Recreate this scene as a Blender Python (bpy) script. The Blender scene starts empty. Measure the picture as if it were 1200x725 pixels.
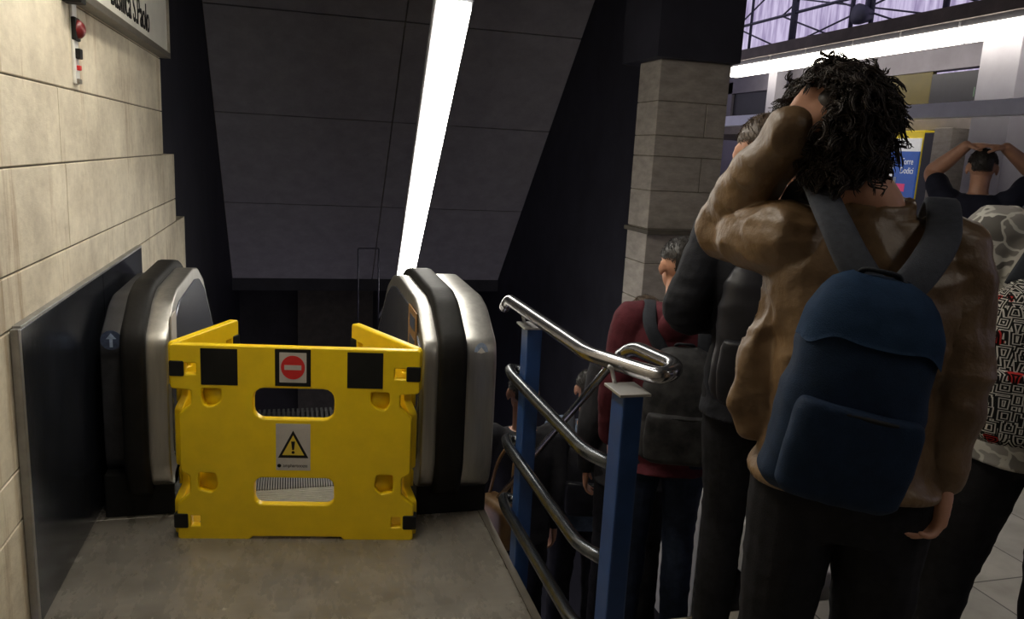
import bpy, bmesh, math, random
import numpy as np
from mathutils import Vector, Matrix, noise, Euler
random.seed(7)
S = bpy.context.scene
COL = S.collection
PI = math.pi

# ------------------------------------------------------------------ camera
fw = Vector((0.26745, 0.94394, -0.19353)); ix = Vector((0.96357, -0.26249, 0.05135)); iy = Vector((0.00233, 0.20021, 0.97975))
cd = bpy.data.cameras.new('camera'); cam = bpy.data.objects.new('camera', cd); COL.objects.link(cam)
cd.sensor_width = 36; cd.lens = 36 * 917 / 1200; cd.clip_start = 0.05; cd.clip_end = 200
R3 = Matrix((ix, iy, -fw)).transposed()
cam.matrix_world = Matrix.Translation((0, 0, 1.65)) @ R3.to_4x4()
S.camera = cam

# ------------------------------------------------------------------ world, exposure
w = bpy.data.worlds.new('world'); S.world = w; w.use_nodes = True
bg = w.node_tree.nodes['Background']; bg.inputs[0].default_value = (0.60, 0.56, 0.72, 1); bg.inputs[1].default_value = 1.15
S.view_settings.view_transform = 'Standard'; S.view_settings.look = 'None'
S.view_settings.exposure = 0.0; S.view_settings.gamma = 1; S.view_settings.use_curve_mapping = False
LAMP_STRENGTH = 16.0      # long luminaire over the escalator
LANDING_STRENGTH = 27.0   # its continuation over the landing
TUBE_STRENGTH = 9.0      # platform tubes

# ------------------------------------------------------------------ materials
def mat(name, color, rough=0.6, metal=0.0, var=0.0, vscale=8.0, bump=0.0, bscale=60.0, color2=None, stretch=(1, 1, 1), emit=None, estr=0.0, spec=0.5, coat=0.0, sheen=0.0):
    m = bpy.data.materials.new(name); m.use_nodes = True
    nt = m.node_tree; b = nt.nodes['Principled BSDF']
    b.inputs['Base Color'].default_value = (*color, 1)
    b.inputs['Roughness'].default_value = rough; b.inputs['Metallic'].default_value = metal
    b.inputs['Specular IOR Level'].default_value = spec
    b.inputs['Coat Weight'].default_value = coat
    b.inputs['Sheen Weight'].default_value = sheen
    if emit:
        b.inputs['Emission Color'].default_value = (*emit, 1); b.inputs['Emission Strength'].default_value = estr
    tc = nt.nodes.new('ShaderNodeTexCoord'); mp = nt.nodes.new('ShaderNodeMapping')
    mp.inputs['Scale'].default_value = stretch
    nt.links.new(tc.outputs['Object'], mp.inputs[0])
    if var > 0 or color2:
        n = nt.nodes.new('ShaderNodeTexNoise'); n.inputs['Scale'].default_value = vscale; n.inputs['Detail'].default_value = 6; n.inputs['Roughness'].default_value = 0.65
        nt.links.new(mp.outputs[0], n.inputs[0])
        r = nt.nodes.new('ShaderNodeValToRGB'); nt.links.new(n.outputs[0], r.inputs[0])
        c2 = color2 or tuple(min(1, c * (1 + var)) for c in color)
        c1 = color if color2 else tuple(c * (1 - var) for c in color)
        r.color_ramp.elements[0].position = 0.33; r.color_ramp.elements[1].position = 0.67
        r.color_ramp.elements[0].color = (*c1, 1); r.color_ramp.elements[1].color = (*c2, 1)
        nt.links.new(r.outputs[0], b.inputs['Base Color'])
    if bump > 0:
        n2 = nt.nodes.new('ShaderNodeTexNoise'); n2.inputs['Scale'].default_value = bscale; n2.inputs['Detail'].default_value = 4
        nt.links.new(mp.outputs[0], n2.inputs[0])
        bp = nt.nodes.new('ShaderNodeBump'); bp.inputs['Strength'].default_value = bump; bp.inputs['Distance'].default_value = 0.01
        nt.links.new(n2.outputs[0], bp.inputs['Height']); nt.links.new(bp.outputs[0], b.inputs['Normal'])
    return m

def nn(nt, t, **kw):
    n = nt.nodes.new(t)
    for k, v in kw.items(): setattr(n, k, v)
    return n

def stone_wall_mat():
    m = bpy.data.materials.new('cream travertine'); m.use_nodes = True; nt = m.node_tree; L = nt.links
    b = nt.nodes['Principled BSDF']; b.inputs['Roughness'].default_value = 0.6
    tc = nn(nt, 'ShaderNodeTexCoord')
    def noise_(scale, st, det=6):
        mp = nn(nt, 'ShaderNodeMapping'); mp.inputs['Scale'].default_value = st; L.new(tc.outputs['Object'], mp.inputs[0])
        n = nn(nt, 'ShaderNodeTexNoise'); n.inputs['Scale'].default_value = scale; n.inputs['Detail'].default_value = det; n.inputs['Roughness'].default_value = 0.7
        L.new(mp.outputs[0], n.inputs[0]); return n
    n1 = noise_(2.2, (1, 1, 1)); n2 = noise_(3.0, (1, 2.2, 0.22)); n3 = noise_(26, (1, 0.5, 1))
    r1 = nn(nt, 'ShaderNodeValToRGB'); L.new(n1.outputs[0], r1.inputs[0])
    r1.color_ramp.elements[0].position = .36; r1.color_ramp.elements[0].color = (0.56, 0.49, 0.37, 1)
    r1.color_ramp.elements[1].position = .68; r1.color_ramp.elements[1].color = (0.86, 0.78, 0.61, 1)
    r2 = nn(nt, 'ShaderNodeValToRGB'); L.new(n2.outputs[0], r2.inputs[0])           # vertical drip stains
    r2.color_ramp.elements[0].position = .55; r2.color_ramp.elements[0].color = (0, 0, 0, 1)
    r2.color_ramp.elements[1].position = .68; r2.color_ramp.elements[1].color = (1, 1, 1, 1)
    mx = nn(nt, 'ShaderNodeMixRGB', blend_type='MULTIPLY'); mx.inputs[2].default_value = (0.60, 0.50, 0.39, 1)
    L.new(r2.outputs[0], mx.inputs[0]); L.new(r1.outputs[0], mx.inputs[1])
    r3 = nn(nt, 'ShaderNodeValToRGB'); L.new(n3.outputs[0], r3.inputs[0])
    r3.color_ramp.elements[0].position = .3; r3.color_ramp.elements[0].color = (0.78, 0.76, 0.72, 1)
    r3.color_ramp.elements[1].position = .55; r3.color_ramp.elements[1].color = (1, 1, 1, 1)
    m2 = nn(nt, 'ShaderNodeMixRGB', blend_type='MULTIPLY'); m2.inputs[0].default_value = 0.5
    L.new(mx.outputs[0], m2.inputs[1]); L.new(r3.outputs[0], m2.inputs[2]); L.new(m2.outputs[0], b.inputs['Base Color'])
    bp = nn(nt, 'ShaderNodeBump'); bp.inputs['Strength'].default_value = 0.25; bp.inputs['Distance'].default_value = .01
    L.new(n3.outputs[0], bp.inputs['Height']); L.new(bp.outputs[0], b.inputs['Normal'])
    return m

def plate_mat():
    m = bpy.data.materials.new('worn steel floor plate'); m.use_nodes = True; nt = m.node_tree; L = nt.links
    b = nt.nodes['Principled BSDF']; b.inputs['Metallic'].default_value = 0.3
    tc = nn(nt, 'ShaderNodeTexCoord')
    def N(scale, st, det=6, ro=.7):
        mp = nn(nt, 'ShaderNodeMapping'); mp.inputs['Scale'].default_value = st; L.new(tc.outputs['Object'], mp.inputs[0])
        n = nn(nt, 'ShaderNodeTexNoise'); n.inputs['Scale'].default_value = scale; n.inputs['Detail'].default_value = det; n.inputs['Roughness'].default_value = ro
        L.new(mp.outputs[0], n.inputs[0]); return n
    def ramp(n, a, ca, c, cc):
        r = nn(nt, 'ShaderNodeValToRGB'); L.new(n.outputs[0], r.inputs[0])
        r.color_ramp.elements[0].position = a; r.color_ramp.elements[0].color = (*ca, 1)
        r.color_ramp.elements[1].position = c; r.color_ramp.elements[1].color = (*cc, 1); return r
    a = ramp(N(4, (1, 1, 1)), .32, (0.19, 0.172, 0.145), .66, (0.32, 0.295, 0.255))
    f = ramp(N(22, (.15, 1, 1)), .35, (.72, .72, .72), .6, (1, 1, 1))
    x = nn(nt, 'ShaderNodeMixRGB', blend_type='MULTIPLY'); x.inputs[0].default_value = .8
    L.new(a.outputs[0], x.inputs[1]); L.new(f.outputs[0], x.inputs[2])
    # pale paint drops and paper specks trodden into the plate
    vo = nn(nt, 'ShaderNodeTexVoronoi'); vo.inputs['Scale'].default_value = 5.5; vo.inputs['Randomness'].default_value = 1
    L.new(tc.outputs['Object'], vo.inputs[0])
    vr = nn(nt, 'ShaderNodeValToRGB'); L.new(vo.outputs['Distance'], vr.inputs[0])
    vr.color_ramp.elements[0].position = .03; vr.color_ramp.elements[0].color = (1, 1, 1, 1); vr.color_ramp.elements[1].position = .06; vr.color_ramp.elements[1].color = (0, 0, 0, 1)
    x2 = nn(nt, 'ShaderNodeMixRGB'); x2.inputs[2].default_value = (.55, .53, .48, 1)
    L.new(vr.outputs[0], x2.inputs[0]); L.new(x.outputs[0], x2.inputs[1])
    L.new(x2.outputs[0], b.inputs['Base Color'])
    rr = ramp(N(9, (1, .4, 1)), .3, (.17, .17, .17), .7, (.38, .38, .38)); L.new(rr.outputs[0], b.inputs['Roughness'])
    bp = nn(nt, 'ShaderNodeBump'); bp.inputs['Strength'].default_value = 0.2; bp.inputs['Distance'].default_value = .004
    L.new(N(30, (.2, 1, 1)).outputs[0], bp.inputs['Height']); L.new(bp.outputs[0], b.inputs['Normal'])
    return m

def tile_mat():
    m = bpy.data.materials.new('beige stone tiles'); m.use_nodes = True; nt = m.node_tree; L = nt.links
    b = nt.nodes['Principled BSDF']; b.inputs['Roughness'].default_value = 0.4
    tc = nn(nt, 'ShaderNodeTexCoord')
    mp = nn(nt, 'ShaderNodeMapping'); mp.inputs['Location'].default_value = (0.1, 0.05, 0); L.new(tc.outputs['Object'], mp.inputs[0])
    br = nn(nt, 'ShaderNodeTexBrick'); br.offset = 0.0; br.inputs['Scale'].default_value = 1.0
    br.inputs['Brick Width'].default_value = 0.4; br.inputs['Row Height'].default_value = 0.8; br.inputs['Mortar Size'].default_value = 0.004
    br.inputs['Color1'].default_value = (0.36, 0.34, 0.29, 1); br.inputs['Color2'].default_value = (0.42, 0.395, 0.335, 1); br.inputs['Mortar'].default_value = (0.07, 0.065, 0.05, 1)
    L.new(mp.outputs[0], br.inputs[0])
    n = nn(nt, 'ShaderNodeTexNoise'); n.inputs['Scale'].default_value = 5; n.inputs['Detail'].default_value = 6; L.new(tc.outputs['Object'], n.inputs[0])
    r = nn(nt, 'ShaderNodeValToRGB'); L.new(n.outputs[0], r.inputs[0]); r.color_ramp.elements[0].position = .3; r.color_ramp.elements[0].color = (.7, .68, .64, 1); r.color_ramp.elements[1].position = .6
    x = nn(nt, 'ShaderNodeMixRGB', blend_type='MULTIPLY'); x.inputs[0].default_value = 1; L.new(br.outputs[0], x.inputs[1]); L.new(r.outputs[0], x.inputs[2])
    L.new(x.outputs[0], b.inputs['Base Color'])
    return m

def camo_mat():
    m = bpy.data.materials.new('grey camouflage cotton'); m.use_nodes = True; nt = m.node_tree; L = nt.links
    b = nt.nodes['Principled BSDF']; b.inputs['Roughness'].default_value = .85
    tc = nn(nt, 'ShaderNodeTexCoord')
    n = nn(nt, 'ShaderNodeTexNoise'); n.inputs['Scale'].default_value = 14; L.new(tc.outputs['Object'], n.inputs[0])
    ad = nn(nt, 'ShaderNodeMixRGB', blend_type='ADD'); ad.inputs[0].default_value = .12; L.new(tc.outputs['Object'], ad.inputs[1]); L.new(n.outputs['Color'], ad.inputs[2])
    v = nn(nt, 'ShaderNodeTexVoronoi'); v.inputs['Scale'].default_value = 17; L.new(ad.outputs[0], v.inputs[0])
    sp = nn(nt, 'ShaderNodeSeparateColor'); L.new(v.outputs['Color'], sp.inputs[0])
    r = nn(nt, 'ShaderNodeValToRGB'); r.color_ramp.interpolation = 'CONSTANT'; L.new(sp.outputs[0], r.inputs[0])
    r.color_ramp.elements[0].color = (.11, .105, .10, 1); r.color_ramp.elements[1].position = .7; r.color_ramp.elements[1].color = (.26, .25, .24, 1)
    e = r.color_ramp.elements.new(.35); e.color = (.19, .18, .17, 1)
    v2 = nn(nt, 'ShaderNodeTexVoronoi', feature='DISTANCE_TO_EDGE'); v2.inputs['Scale'].default_value = 17; L.new(ad.outputs[0], v2.inputs[0])
    r2 = nn(nt, 'ShaderNodeValToRGB'); L.new(v2.outputs[0], r2.inputs[0]); r2.color_ramp.elements[0].position = .07; r2.color_ramp.elements[0].color = (1, 1, 1, 1); r2.color_ramp.elements[1].position = .11; r2.color_ramp.elements[1].color = (0, 0, 0, 1)
    x = nn(nt, 'ShaderNodeMixRGB'); x.inputs[2].default_value = (.48, .47, .44, 1); L.new(r2.outputs[0], x.inputs[0]); L.new(r.outputs[0], x.inputs[1])
    L.new(x.outputs[0], b.inputs['Base Color']); return m

def graphic_mat():
    m = bpy.data.materials.new('black white and red doodle print'); m.use_nodes = True; nt = m.node_tree; L = nt.links
    b = nt.nodes['Principled BSDF']; b.inputs['Roughness'].default_value = .8
    tc = nn(nt, 'ShaderNodeTexCoord')
    v = nn(nt, 'ShaderNodeTexVoronoi', distance='CHEBYCHEV'); v.inputs['Scale'].default_value = 34; L.new(tc.outputs['Object'], v.inputs[0])
    sp = nn(nt, 'ShaderNodeSeparateColor'); L.new(v.outputs['Color'], sp.inputs[0])
    wv = nn(nt, 'ShaderNodeMath', operation='MULTIPLY'); wv.inputs[1].default_value = 34; L.new(v.outputs['Distance'], wv.inputs[0])
    sn = nn(nt, 'ShaderNodeMath', operation='SINE'); L.new(wv.outputs[0], sn.inputs[0])
    ramp = nn(nt, 'ShaderNodeValToRGB'); ramp.color_ramp.interpolation = 'CONSTANT'; L.new(sn.outputs[0], ramp.inputs[0])
    ramp.color_ramp.elements[0].color = (.012, .012, .012, 1); ramp.color_ramp.elements[1].position = .35; ramp.color_ramp.elements[1].color = (.55, .53, .5, 1)
    gt = nn(nt, 'ShaderNodeMath', operation='GREATER_THAN'); gt.inputs[1].default_value = .86; L.new(sp.outputs[0], gt.inputs[0])
    x = nn(nt, 'ShaderNodeMixRGB', blend_type='MULTIPLY'); x.inputs[2].default_value = (.8, .05, .05, 1); L.new(gt.outputs[0], x.inputs[0]); L.new(ramp.outputs[0], x.inputs[1])
    L.new(x.outputs[0], b.inputs['Base Color']); return m

M = dict(
    stone=stone_wall_mat(), plate=plate_mat(), tile=tile_mat(), camo=camo_mat(), graphic=graphic_mat(),
    column=mat('grey beige limestone', (.30, .27, .24), .6, var=.22, vscale=7, bump=.1, stretch=(1, 1, 2.5)),
    joint=mat('dark joint', (.14, .12, .09), .9, var=.2),
    concrete=mat('grey concrete soffit', (.29, .275, .28), .85, var=.12, vscale=5, bump=.15, bscale=25),
    shaft=mat('dark blue grey painted shaft wall', (.030, .030, .042), .65, var=.2, vscale=2),
    shaftb=mat('dark shaft end wall', (.035, .033, .035), .8, var=.25, vscale=2),
    brownwall=mat('dull brown wall slab', (.075, .065, .05), .8, var=.2),
    ceil=mat('dark plaster ceiling', (.07, .07, .08), .85, var=.15, vscale=3),
    steel=mat('dark blued steel sheet', (.070, .080, .105), .2, .8, var=.35, vscale=5, bump=.06, stretch=(1, 1, .6)),
    steeledge=mat('bare steel edge', (.35, .35, .35), .4, .8, var=.2),
    stainless=mat('brushed stainless steel', (.42, .41, .385), .34, .85, var=.12, vscale=30, stretch=(1, 1, .08)),
    innerpanel=mat('blue grey balustrade panel', (.20, .21, .26), .22, .6, var=.25, vscale=6),
    rubber=mat('black rubber', (.009, .0085, .008), .6, var=.3, vscale=12, bump=.08),
    dirtyblack=mat('scratched black cladding', (.022, .022, .026), .5, color2=(.05, .05, .055), vscale=14),
    paleblue=mat('pale blue sticker', (.36, .45, .62), .5, var=.2, vscale=60),
    navysticker=mat('faded navy sticker', (.06, .08, .14), .5, var=.3, vscale=60),
    white=mat('white paint', (.75, .74, .70), .5, var=.06),
    signwhite=mat('off white sign face', (.72, .70, .62), .45, var=.08, vscale=4),
    signgrey=mat('grey aluminium trim', (.20, .18, .15), .45, .5, var=.15),
    black=mat('matt black', (.012, .012, .012), .55, var=.2),
    yellow=mat('yellow moulded plastic', (.90, .63, .006), .38, var=.06, vscale=7, bump=.05, bscale=40),
    red=mat('red print', (.60, .02, .02), .45, var=.08),
    darkred=mat('dark red plastic', (.16, .012, .014), .35, var=.1),
    greylabel=mat('light grey label', (.50, .47, .44), .5, var=.05, vscale=30),
    warnyellow=mat('yellow print', (.70, .52, .05), .5, var=.04),
    bluepaint=mat('blue painted steel', (.018, .06, .20), .42, var=.12, vscale=10),
    pipe=mat('worn chrome pipe', (.36, .36, .38), .2, .95, var=.2, vscale=14),
    pipedark=mat('dark worn steel rail', (.11, .12, .135), .27, .9, var=.3, vscale=14),
    capmetal=mat('pale grey steel', (.5, .5, .5), .4, .6, var=.1),
    comb=mat('bare aluminium comb', (.62, .61, .58), .35, .8, var=.1, vscale=20),
    step=mat('dark escalator step', (.014, .014, .014), .5, .5, var=.2),
    stair=mat('grey granite stair', (.13, .125, .12), .6, var=.25, vscale=20),
    marble=mat('white marble kerb', (.62, .61, .60), .4, var=.08, vscale=4),
    lamp=mat('lit lamp diffuser', (.9, .9, .9), .4, var=.01, emit=(1, .955, .86), estr=LAMP_STRENGTH),
    lamp2=mat('lit landing diffuser', (.9, .9, .9), .4, var=.01, emit=(1, .93, .80), estr=LANDING_STRENGTH),
    lampfill=mat('added queue fill diffuser', (.9, .9, .9), .4, var=.01, emit=(1, .93, .82), estr=9.0),  # fill lamp added behind the viewer
    tube=mat('lit platform diffuser', (.9, .9, .9), .4, var=.01, emit=(1, .93, .80), estr=TUBE_STRENGTH),
    housing=mat('grey lamp housing', (.14, .14, .15), .5, .3, var=.1),
    hallbeam=mat('grey brown concrete beam', (.20, .175, .165), .8, var=.2, vscale=3, bump=.1),
    hallwall=mat('lavender grey wall', (.15, .14, .165), .7, var=.15, vscale=2),
    pale=mat('pale painted pillar', (.34, .33, .37), .6, var=.08, vscale=2),
    paleband=mat('pale blue white painted band', (.80, .84, .95), .5, var=.06, vscale=3),
    mustard=mat('mustard panel', (.075, .058, .010), .6, var=.25, vscale=1.5),
    darkglass=mat('dark window panel', (.012, .012, .017), .5, var=.2),
    greentext=mat('dim green display', (.06, .09, .06), .5, emit=(.25, .5, .3), estr=.12, var=.1),
    adyellow=mat('yellow advertising board', (.75, .58, .02), .4, var=.05, emit=(.9, .65, .03), estr=.10),
    adblue=mat('blue lit poster', (.03, .08, .30), .4, var=.2, vscale=4, emit=(.03, .09, .35), estr=.4),
    adwhite=mat('white lit poster strip', (.6, .6, .6), .4, var=.05, emit=(.7, .7, .7), estr=.4),
    adpink=mat('pink red poster strip', (.6, .05, .15), .4, var=.05, emit=(.7, .06, .18), estr=.35),
    adgreen=mat('lime yellow lit edge', (.7, .8, .05), .4, var=.05, emit=(.8, .9, .05), estr=.6),
    litpanel=mat('blue white lit panel', (.5, .6, .8), .4, var=.05, emit=(.45, .55, .85), estr=.75),
    truss=mat('dark truss steel', (.03, .03, .05), .6, .3, var=.2),
    # people
    leather=mat('brown leather', (.100, .058, .028), .47, color2=(.185, .112, .053), vscale=6, bump=.55, bscale=26, spec=.6),
    skin=mat('skin', (.52, .27, .18), .5, var=.1, vscale=15),
    skin2=mat('tanned skin', (.40, .21, .14), .5, var=.1, vscale=15),
    hairblack=mat('black curly hair', (.020, .013, .010), .5, var=.4, vscale=30, spec=.35),
    hairbrown=mat('brown short hair', (.06, .036, .02), .5, var=.4, vscale=60),
    hairdark=mat('dark short hair', (.014, .011, .010), .5, var=.4, vscale=60),
    eye=mat('eye white', (.7, .7, .68), .2, var=.02),
    blackjean=mat('black denim', (.012, .012, .015), .8, var=.35, vscale=30, bump=.15, bscale=300),
    bluejean=mat('dark blue denim', (.018, .026, .05), .8, var=.35, vscale=20, bump=.15, bscale=300),
    blackcloth=mat('black jacket cloth', (.012, .013, .018), .75, var=.3, vscale=12, bump=.15, bscale=120),
    maroon=mat('maroon cotton', (.085, .018, .026), .85, var=.2, vscale=20, bump=.2, bscale=200),
    denim=mat('faded blue denim', (.12, .16, .23), .8, var=.35, vscale=14, bump=.2, bscale=200),
    charcoal=mat('charcoal cloth', (.03, .03, .035), .85, var=.25, bump=.1),
    navytee=mat('dark navy cotton', (.014, .015, .028), .9, var=.2),
    greyfleece=mat('light grey fleece', (.32, .32, .36), .9, var=.25, vscale=60, bump=.4, bscale=250),
    navypack=mat('navy canvas', (.010, .022, .050), .8, var=.18, vscale=30, bump=.2, bscale=400),
    navypack2=mat('blue canvas top', (.030, .066, .14), .8, var=.15, vscale=30, bump=.2, bscale=400),
    strap=mat('dark grey webbing', (.032, .036, .046), .8, var=.15, vscale=60, bump=.2, bscale=400),
    strap2=mat('grey padded strap', (.055, .06, .075), .8, var=.15, vscale=60, bump=.2, bscale=400),
    blackpack=mat('black smooth pack fabric', (.014, .014, .018), .42, var=.3, vscale=12),
    greypack=mat('worn grey pack fabric', (.012, .012, .014), .6, color2=(.06, .06, .063), vscale=9),
    tan=mat('tan leather bag', (.30, .17, .07), .5, var=.25, vscale=12),
    shoe=mat('white shoe', (.55, .54, .52), .5, var=.1), shoeb=mat('black shoe', (.02, .02, .02), .5, var=.1),
    sole=mat('shoe sole', (.2, .2, .2), .7, var=.1),
)

# ------------------------------------------------------------------ helpers
def tag(o, label=None, cat=None, group=None, kind=None):
    if label: o['label'] = label
    if cat: o['category'] = cat
    if group: o['group'] = group
    if kind: o['kind'] = kind
    return o
def empty(name, loc, label, cat, group=None, rz=0):
    o = bpy.data.objects.new(name, None); COL.objects.link(o); o.location = loc; o.rotation_euler = (0, 0, rz); o.empty_display_size = .1
    return tag(o, label, cat, group)
def link(name, me, m, parent=None, smooth=False):
    o = bpy.data.objects.new(name, me); COL.objects.link(o)
    if m is not None: me.materials.clear(); me.materials.append(m)
    if parent: o.parent = parent
    if smooth:
        me.polygons.foreach_set('use_smooth', [True] * len(me.polygons)); me.update()
    return o
def bm_obj(name, bm, m, parent=None, smooth=False):
    bmesh.ops.recalc_face_normals(bm, faces=bm.faces)
    me = bpy.data.meshes.new(name); bm.to_mesh(me); bm.free()
    return link(name, me, m, parent, smooth)
def box(bm, lo, hi, bev=0.0, seg=2, rot=None, pivot=None):
    t = bmesh.new(); bmesh.ops.create_cube(t, size=1)
    c = [(a + b) / 2 for a, b in zip(lo, hi)]; d = [abs(b - a) for a, b in zip(lo, hi)]
    for v in t.verts: v.co = Vector((v.co.x * d[0] + c[0], v.co.y * d[1] + c[1], v.co.z * d[2] + c[2]))
    if bev > 0: bmesh.ops.bevel(t, geom=list(t.edges), offset=min(bev, min(d) * .45), segments=seg, affect='EDGES', profile=.6)
    if rot is not None:
        p = Vector(pivot or c)
        for v in t.verts: v.co = p + rot @ (v.co - p)
    me = bpy.data.meshes.new('t'); t.to_mesh(me); t.free(); bm.from_mesh(me); bpy.data.meshes.remove(me)
def boxes(name, lst, m, parent=None, bev=0.0):
    bm = bmesh.new()
    for lo, hi in lst: box(bm, lo, hi, bev)
    return bm_obj(name, bm, m, parent)
def frame(d, up=Vector((0, 0, 1))):
    d = Vector(d).normalized(); s = d.cross(up)
    if s.length < 1e-4: s = d.cross(Vector((0, 1, 0)))
    s.normalize(); u = s.cross(d); return s, u, d
def loft(bm, rings, cap=True):
    """rings: list of lists of points (same count)"""
    rv = [[bm.verts.new(p) for p in r] for r in rings]; n = len(rv[0])
    for a, b in zip(rv, rv[1:]):
        for i in range(n):
            bm.faces.new((a[i], a[(i + 1) % n], b[(i + 1) % n], b[i]))
    if cap:
        for r, flip in ((rv[0], True), (rv[-1], False)):
            c = bm.verts.new(sum((v.co for v in r), Vector()) / n)
            for i in range(n):
                q = (r[(i + 1) % n], r[i], c) if flip else (r[i], r[(i + 1) % n], c)
                bm.faces.new(q)
def tube(bm, pts, rad, n=12, flat=None):
    """round tube through pts; rad float or list; rounded ends"""
    pts = [Vector(p) for p in pts]; k = len(pts)
    if not isinstance(rad, (list, tuple)): rad = [rad] * k
    s, u, _ = frame(pts[1] - pts[0]); rings = []
    dprev = (pts[1] - pts[0]).normalized()
    for i, p in enumerate(pts):
        d = (pts[min(i + 1, k - 1)] - pts[max(i - 1, 0)]).normalized()
        q = dprev.rotation_difference(d); s = q @ s; u = q @ u; dprev = d
        fl = flat or 1
        rings.append([p + (s * math.cos(t) + u * math.sin(t) * fl) * rad[i] for t in [2 * PI * j / n for j in range(n)]])
    loft(bm, rings)
def round_path(pts, r=.05, seg=6):
    pts = [Vector(p) for p in pts]; out = [pts[0]]
    for a, b, c in zip(pts, pts[1:], pts[2:]):
        da = (a - b); dc = (c - b); ra = min(r, da.length * .49, dc.length * .49)
        p0 = b + da.normalized() * ra; p2 = b + dc.normalized() * ra
        for i in range(seg + 1):
            t = i / seg; out.append(p0 * (1 - t) ** 2 + b * 2 * t * (1 - t) + p2 * t * t)
    out.append(pts[-1]); return out
def pipe(name, pts, r, m, parent=None, rr=.05, n=14):
    bm = bmesh.new(); tube(bm, round_path(pts, rr), r, n); return bm_obj(name, bm, m, parent, True)
def catmull(pts, k=6):
    P = [Vector(p) for p in pts]; P = [2 * P[0] - P[1]] + P + [2 * P[-1] - P[-2]]; out = []
    for i in range(1, len(P) - 2):
        for j in range(k):
            t = j / k
            out.append(.5 * ((2 * P[i]) + (-P[i - 1] + P[i + 1]) * t + (2 * P[i - 1] - 5 * P[i] + 4 * P[i + 1] - P[i + 2]) * t * t + (-P[i - 1] + 3 * P[i] - 3 * P[i + 1] + P[i + 2]) * t ** 3))
    out.append(P[-2]); return out
def shape(name, outlines, depth, m, mw, parent=None, bev=0.0):
    """flat 2D outlines (outer + holes, xy) extruded by depth along local z, put in place by matrix mw"""
    cu = bpy.data.curves.new(name, 'CURVE'); cu.dimensions = '2D'; cu.fill_mode = 'BOTH'; cu.extrude = max(depth / 2 - bev, 1e-4); cu.bevel_depth = bev; cu.bevel_resolution = 2
    for pts in outlines:
        sp = cu.splines.new('POLY'); sp.points.add(len(pts) - 1); sp.use_cyclic_u = True
        for i, p in enumerate(pts): sp.points[i].co = (p[0], p[1], 0, 1)
    return bake_curve(name, cu, m, mw, parent)
def bake_curve(name, cu, m, mw, parent=None):
    o = bpy.data.objects.new('tmp', cu); COL.objects.link(o)
    dg = bpy.context.evaluated_depsgraph_get(); dg.update()
    me = bpy.data.meshes.new_from_object(o.evaluated_get(dg)); bpy.data.objects.remove(o); me.name = name
    me.transform(mw); return link(name, me, m, parent)
def text(name, body, size, m, mw, parent=None, ext=.0015, spacing=1.0, align='LEFT', shear=0, sx=1):
    cu = bpy.data.curves.new(name, 'FONT'); cu.body = body; cu.size = size; cu.extrude = ext; cu.space_character = spacing; cu.align_x = align; cu.shear = shear
    return bake_curve(name, cu, m, mw @ Matrix.Diagonal((sx, 1, 1, 1)), parent)
def rrect(x0, y0, x1, y1, r, seg=4):
    out = []
    for cx, cy, a in ((x1 - r, y1 - r, 0), (x0 + r, y1 - r, 90), (x0 + r, y0 + r, 180), (x1 - r, y0 + r, 270)):
        for i in range(seg + 1):
            t = math.radians(a + 90 * i / seg); out.append((cx + r * math.cos(t), cy + r * math.sin(t)))
    return out
def smooth_poly(pts, r=.02, seg=3):
    """round every corner of a 2D polygon"""
    out = []; n = len(pts)
    for i in range(n):
        a, b, c = Vector(pts[i - 1]), Vector(pts[i]), Vector(pts[(i + 1) % n])
        da, dc = a - b, c - b; ra = min(r, da.length * .45, dc.length * .45)
        p0 = b + da.normalized() * ra; p2 = b + dc.normalized() * ra
        for j in range(seg + 1):
            t = j / seg; q = p0 * (1 - t) ** 2 + b * 2 * t * (1 - t) + p2 * t * t; out.append((q.x, q.y))
    return out
def place(origin, X, Y, Z):
    m = Matrix((X, Y, Z)).transposed().to_4x4(); m.translation = Vector(origin); return m
def kids(o): return [c for c in bpy.data.objects if c.parent == o]
def copy_tree(o, parent=None):
    c = o.copy(); COL.objects.link(c)
    if parent: c.parent = parent
    for ch in kids(o): copy_tree(ch, c)
    return c
FACE_X = lambda o: place(o, (0, 1, 0), (0, 0, 1), (1, 0, 0))       # drawing on a wall that faces +x
FACE_MX = lambda o: place(o, (0, -1, 0), (0, 0, 1), (-1, 0, 0))    # drawing on a wall that faces -x
FACE_MY = lambda o: place(o, (1, 0, 0), (0, 0, 1), (0, -1, 0))     # drawing on a face toward -y

# ================================================================== STRUCTURE
SLOPE = 0.75
def struct(o): o['kind'] = 'structure'; return o
# landing plate between wall and stair well
bm = bmesh.new()
for y0, y1 in ((-3.0, -1.2), (-1.195, .6), (.605, 2.4), (2.405, 3.50)): box(bm, (-.86, y0, -.06), (.83, y1, 0), .002, 1)
for x0, x1 in ((-.87, -.52), (.54, .83)): box(bm, (x0, 3.50, -.06), (x1, 4.6, 0), .002, 1)
struct(bm_obj('floor', bm, M['plate']))
# platform tiles around the stair well
ZF = -.12
struct(boxes('floor', [((.862, -3, ZF), (16, 2.35, 0)), ((2.25, 2.35, ZF), (16, 5.0, 0)), ((3.42, 5.0, ZF), (16, 24, 0))], M['tile']))
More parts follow.
